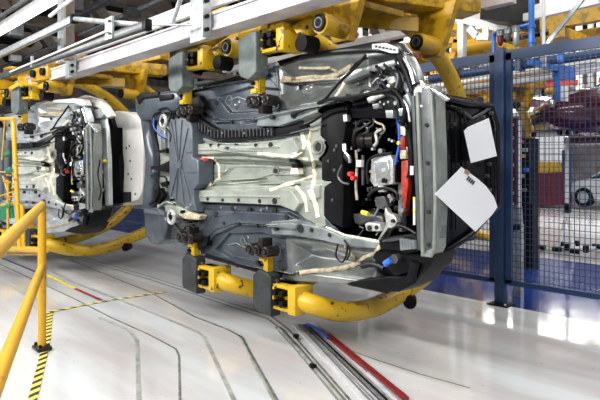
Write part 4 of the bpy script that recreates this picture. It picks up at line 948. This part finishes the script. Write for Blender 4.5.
# dark upper machinery, concrete beam and white frames above
tag(MB().bx(at_t(481, 4, 4.9).x, at_t(481, 4, 4.9).x+.30, 4.9, 5.0, 2.94, 3.4).build('grey_beam', 'pinkbeam', smooth=False), 'pale pinkish grey beam end at the top right of centre', 'beam')
tag(MB().prism([pt(x, y, 5.9) for x, y in ((480,19),(508,22),(508,-30),(480,-30))], (0, .8, 0)).build('dark_machine_box', 'black', smooth=False), 'dark box housing above the fence at top, beside the pale beam', 'machine')
wf = empty('steel_gantry', pt(500, 25, 6.2), 'white welded steel gantry above the fence right of the yellow beam', 'gantry')
for a, c in (((455,18),(508,30)),((462,20),(462,66)),((487,24),(487,37)),((478,37),(490,37)),((470,28),(478,37)),((508,22),(600,0)),((508,22),(508,-10))):
    MB().beam(pt(*a, 6.3), pt(*c, 6.3), .08, .085).build('bar', 'white', wf, smooth=False)
MB().beam(pt(508, 18, 6.5), pt(640, -16, 6.5), .2, .09).build('bar', 'white', wf, smooth=False)

# second conveyor line with carriers and maroon cars
def line2():
    b = MB(); b.bx(-14, 8, 9.9, 10.1, 4.25, 4.4); b.bx(-14, 8, 9.9, 10.1, 4.7, 4.9); tag(b.build('far_conveyor_beam', 'white', smooth=False), 'white conveyor beams of the second line beyond the fence', 'beam')
    c = copy_tree(carrier); c.location = (-3.55-1.66, 3.3+5.2, .3); c['label'] = 'yellow C-ring carrier of the second line, ring seen through the mesh fence'
    b = MB()
    for t in (9.0, 10.4): b.bx(-12, 6, t, t+.16, 3.62, 3.84)
    for k in range(14): b.bx(-11+k*1.2, -10.75+k*1.2, 9.0, 10.5, 3.46, 3.62)
    tag(b.build('yellow_track_frame', 'yel', smooth=False), 'long yellow overhead frame of the second line above the fence', 'frame')
line2()
bgc = random.Random(5)
# far storage racks: white and red shelving
for k in range(9):
    s = -22+k*3.7; t = 15.5; lab = 'white and red steel storage rack far beyond the fence, '+('first', 'second', 'third', 'fourth', 'fifth', 'sixth', 'seventh', 'eighth', 'ninth')[k]+' from the left'
    r = empty('storage_rack', (s, t, 0), lab, 'rack', 'far storage racks')
    for dx in (-1.6, 1.6):
        for dy in (-.4, .4): MB().bx(s+dx-.06, s+dx+.06, t+dy-.06, t+dy+.06, 2.8, 8.2).build('upright', 'white', r, smooth=False)
    for j in range(8):
        z = 2.9+.62*j
        MB().bx(s-1.6, s+1.6, t-.5, t-.4, z, z+.12).build('shelf_beam', 'redbeam' if j % 2 else 'white', r, smooth=False)
        MB().bx(s-1.6, s+1.6, t-.4, t+.5, z, z+.05).build('shelf', 'white', r, smooth=False)
        for q in range(3):
            x = s-1.3+q*.95+bgc.uniform(0, .2); h = bgc.uniform(.15, .45)
            MB().bx(x, x+bgc.uniform(.4, .7), t-.35, t+.3, z+.05, z+.05+h).build('stored_part', bgc.choice(['white', 'maroonst', 'greydark', 'yelrail', 'maroonst', 'black', 'gal', 'redbeam']), r, smooth=False)
mc = empty('dark_machine', (pt(525, 200, 7.6).x, 7.6, 0), 'dark machine cabinet with small fittings beside the maroon post, seen through the fence', 'machine')
MB().prism([pt(x, y, 7.6) for x, y in ((519,138),(529,138),(529,205),(519,207))], (0, .3, 0), .01).build('cabinet', 'black', mc)
for (x, y, m_) in ((521,142,'redribbon'),(525,150,'gal'),(523,156,'yelrail'),(526,170,'bluecable'),(522,176,'gal'),(524,190,'rail')): MB().box(pt(x, y, 7.57), (.07, .05, .05), None, .01).build('fitting', m_, mc)
MB().bx(mc.location.x-.08, mc.location.x+.08, 7.65, 7.85, 0, .9).build('leg', 'black', mc, smooth=False)
yf = empty('yellow_lift_frame', pt(450, 45, 7.4), 'yellow boxed steel frame above the fence left of the blue post', 'frame')
for a, c in (((436,30),(462,27)),((437,30),(437,42)),((461,27),(461,42)),((437,42),(462,40)),((441,31),(441,60)),((458,40),(452,62))): MB().beam(pt(*a, 7.4), pt(*c, 7.4), .1, .09).build('bar', 'yelrail', yf, smooth=False)
MB().tube([pt(455, 48, 7.4), pt(500, 41, 7.4)], .09, 14).build('tube', 'yelrail', yf)
h_ = pt(449, 28, 7.4); MB().bx(h_.x-.05, h_.x+.05, 7.35, 7.45, h_.z, 8.2).build('hanger', 'yelrail', yf, smooth=False)
# dark maroon post with white marks
mp_ = empty('maroon_post', pt(514, 200, 5.9), 'maroon upright post with a column of white dots right of the blue fence post', 'post')
MB().prism([pt(x, y, 5.9) for x, y in ((511,118),(518,118),(518,205),(511,206))], (0, .08, 0)).build('post', 'maroonst', mp_, smooth=False)
for y in (125,138,151,165,179,193,204): MB().box(pt(512.5, y, 5.89), (.03, .01, .03)).build('white_dot', 'white', mp_)
MB().prism([pt(x, y, 5.9) for x, y in ((517,120),(519,120),(519,207),(517,207))], (0, .06, 0)).build('edge', 'white', mp_, smooth=False)
MB().prism([pt(x, y, 5.95) for x, y in ((511,205),(519,207),(520,230),(511,231))], (0, .08, 0)).build('foot', 'gal', mp_, smooth=False)
MB().bx(mp_.location.x-.04, mp_.location.x+.05, 5.95, 6.03, 0, .8).build('foot', 'gal', mp_, smooth=False)
# white board, cabinet
cab = empty('notice_stand', (pt(545, 200, 19).x, 19, 0), 'white notice board above a yellow and maroon base seen through the mesh fence', 'board')
TB = 19.0
def bq(name, pl, m, t=TB, th=.3): MB().prism([pt(x, y, t) for x, y in pl], (0, th, 0)).build(name, m, cab, smooth=False)
bq('board', [(532,136),(565,136),(565,162),(532,162)], 'paper'); bq('yellow_panel', [(530,162),(562,162),(562,175),(530,175)], 'yelchip', TB+.05); bq('maroon_base', [(527,174),(562,172),(562,205),(520,208),(524,190)], 'maroonst', TB-.05, .8)
bq('blue_panel', [(562,150),(568,150),(568,202),(562,202)], 'fence'); bq('yellow_edge', [(529,150),(531,150),(531,176),(529,176)], 'yelrail', TB-.1, .1)
for k in range(1, 5): bq('grid_line', [(532+6.6*k,137),(532.5+6.6*k,137),(532.5+6.6*k,161),(532+6.6*k,161)], 'rail', TB-.02, .01)
for k in range(1, 3): bq('grid_line', [(532,136+8.6*k),(565,136+8.6*k),(565,136.5+8.6*k),(532,136.5+8.6*k)], 'rail', TB-.02, .01)
def flat_tape(pl, label, m='hazard', w_=.25):
    tag(MB().strip([at_z(x, y, .003) for x, y in pl], w_, .003).build('floor_tape', m, smooth=False), label, 'tape')
flat_tape([(519,208),(535,206),(570,201.5)], 'yellow and dark floor marking in front of the maroon base beyond the fence')
# white tripod barrier
tp_ = empty('tripod_stand', (pt(567, 245, 9.7).x, 9.7, 0), 'white tripod stand with black joints on the floor beyond the fence', 'stand')
tt = 9.7
MB().tube([pt(567.5, 137, tt), pt(567, 206, tt)], .035, 12).build('pole', 'white', tp_)
MB().tube([pt(530, 135.5, tt), pt(567, 132.5, tt), pt(640, 127, tt)], .035, 10).build('crossbar', 'white', tp_)
for x in (534, 560, 568, 576): MB().box(pt(x, 134.5-(x-534)*.07, tt-.03), (.08, .06, .08), None, .01).build('joint', 'black', tp_)
MB().box(pt(568, 208, tt-.02), (.09, .08, .16), None, .01).build('joint', 'black', tp_)
base = Vector((pt(567, 206, tt).x, tt, .66))
for (x, y) in ((541,249),(557,251),(575,253),(597,248)):
    e = at_z(x, y, .03); MB().tube([base if x in (557, 575) else at_z(567, 248, .05), e], .028, 8).build('leg', 'white', tp_); MB().box(e+Vector((0, 0, .03)), (.14, .08, .08), None, .01).build('foot', 'black', tp_)
for (x, y) in ((561,245),(567,247),(577,244),(586,249)): MB().box(at_z(x, y, .08), (.08, .08, .12), None, .01).build('joint', 'black', tp_)

# simple complete cars for the background
def make_car(name, loc, yaw, m, label, wheels=True):
    r = empty(name, (0, 0, 0), label, 'car')
    # lofted hull: cross sections along x
    secs = [(-2.05, .55, .75, .45, .72), (-1.95, .75, .95, .30, .80), (-1.6, .80, 1.0, .22, .95), (-.9, .84, 1.02, .2, .98), (0, .86, 1.02, .2, .99), (.9, .85, .98, .2, .95), (1.5, .82, .9, .22, .88), (1.9, .72, .80, .30, .76), (2.05, .5, .68, .42, .62)]
    b = MB(); rows = []
    for (x, hw, _, zb_, zt_) in secs:
        row = [(x, -hw*.9, zb_), (x, -hw, zb_+.15), (x, -hw*1.01, (zb_+zt_)/2), (x, -hw*.93, zt_-.03), (x, -hw*.6, zt_+.02), (x, hw*.6, zt_+.02), (x, hw*.93, zt_-.03), (x, hw*1.01, (zb_+zt_)/2), (x, hw, zb_+.15), (x, hw*.9, zb_)]
        rows.append([b.bm.verts.new(p) for p in row])
    n = 10
    for a, c in zip(rows, rows[1:]):
        for k in range(n): b.bm.faces.new((a[k], a[(k+1) % n], c[(k+1) % n], c[k]))
    b.bm.faces.new(rows[0]); b.bm.faces.new(rows[-1][::-1])
    bmesh.ops.subdivide_edges(b.bm, edges=b.bm.edges[:], cuts=1, use_grid_fill=True, smooth=.5)
    b.build('hull', m, r)
    b = MB(); rows = []
    for (x, hw, z0_, z1_) in ((-1.75, .66, .93, .97), (-1.35, .62, .95, 1.38), (-.3, .64, .97, 1.47), (.3, .62, .97, 1.42), (1.15, .68, .93, .96)):
        rows.append([b.bm.verts.new(p) for p in ((x, -hw-.1, z0_), (x, -hw+.02, z1_-.06), (x, -hw*.75, z1_), (x, hw*.75, z1_), (x, hw-.02, z1_-.06), (x, hw+.1, z0_))])
    for a, c in zip(rows, rows[1:]):
        for k in range(5): b.bm.faces.new((a[k], a[k+1], c[k+1], c[k]))
    b.bm.faces.new(rows[0]); b.bm.faces.new(rows[-1][::-1])
    b.build('window_band', 'glass', r)
    b = MB(); b.bx(-1.25, .3, -.52, .52, 1.42, 1.49, .02)
    for sgn in (-1, 1):
        b.beam((-1.7, sgn*.72, .95), (-1.3, sgn*.6, 1.42), .07, .07); b.beam((1.1, sgn*.74, .95), (.32, sgn*.58, 1.44), .06, .06); b.beam((-.35, sgn*.75, .97), (-.35, sgn*.6, 1.44), .08, .05)
    b.build('roof', m, r)
    for x in (-1.3, 1.3) if wheels else ():
        for sg in (-1, 1):
            wl = MB().tube([(x, sg*.68, .31), (x, sg*.88, .31)], .31, 24).build('wheel', 'rubber', r)
            MB().tube([(x, sg*.87, .31), (x, sg*.895, .31)], .19, 18).build('rim', 'gal', wl)
    for sg in (-1, 1):
        MB().box((1.93, sg*.52, .66), (.12, .3, .14), None, .04).build('headlamp', 'chrome', r)
        MB().box((-1.97, sg*.55, .78), (.1, .2, .22), None, .03).build('tail_lamp', 'red', r)
    MB().box((1.99, 0, .45), (.12, .8, .14), None, .03).build('grille', 'black', r)
    r.location = loc; r.rotation_euler = (0, 0, yaw); return r
make_car('car', (pt(612, 180, 19).x+.6, 19.6, .1), math.radians(168), 'carwhite', 'white car standing on the floor at the far right behind the mesh fence')
c0 = at_t(612, 98, 9.4)
rc = make_car('car', (c0.x+.5, 10.6, c0.z-.72), math.radians(215), 'maroon', 'dark red car body raised on the second line, upper right behind the mesh fence', False)
dk = empty('lift_deck', (c0.x+1.0, 10.6, c0.z-.7), 'dark maroon steel deck under the raised dark red car', 'deck')
MB().bx(c0.x-1.0, c0.x+3, 10.1, 11.1, c0.z-.66, c0.z-.56).build('deck_plate', 'maroonst', dk, smooth=False)
MB().bx(c0.x+2.6, c0.x+2.8, 10.5, 10.7, 0, c0.z-.66).build('column', 'maroonst', dk, smooth=False)
for k, (px_, lab) in enumerate(((522, 'left'), (541, 'right'))):
    q = 12.5; r0 = ray(px_, 323); g = at_z(px_, 323, 0); v = Vector((r0[0], r0[1], -r0[2]))*q
    f2 = empty('square_lamp', g+v+Vector((0, 0, .06)), 'lit square lamp hanging far beyond the fence, '+lab+' of the pair', 'lamp', 'square hall lamps')
    MB().box(g+v, (.45, .45, .06)).build('diffuser', 'emit', f2, smooth=False); MB().box(g+v+Vector((0, 0, .08)), (.5, .5, .1), None, .02).build('housing', 'white', f2)
    MB().cyl(g+v+Vector((0, 0, .1)), Vector(((g+v).x, (g+v).y, 8.2)), .015, 8).build('suspension_rod', 'white', f2)
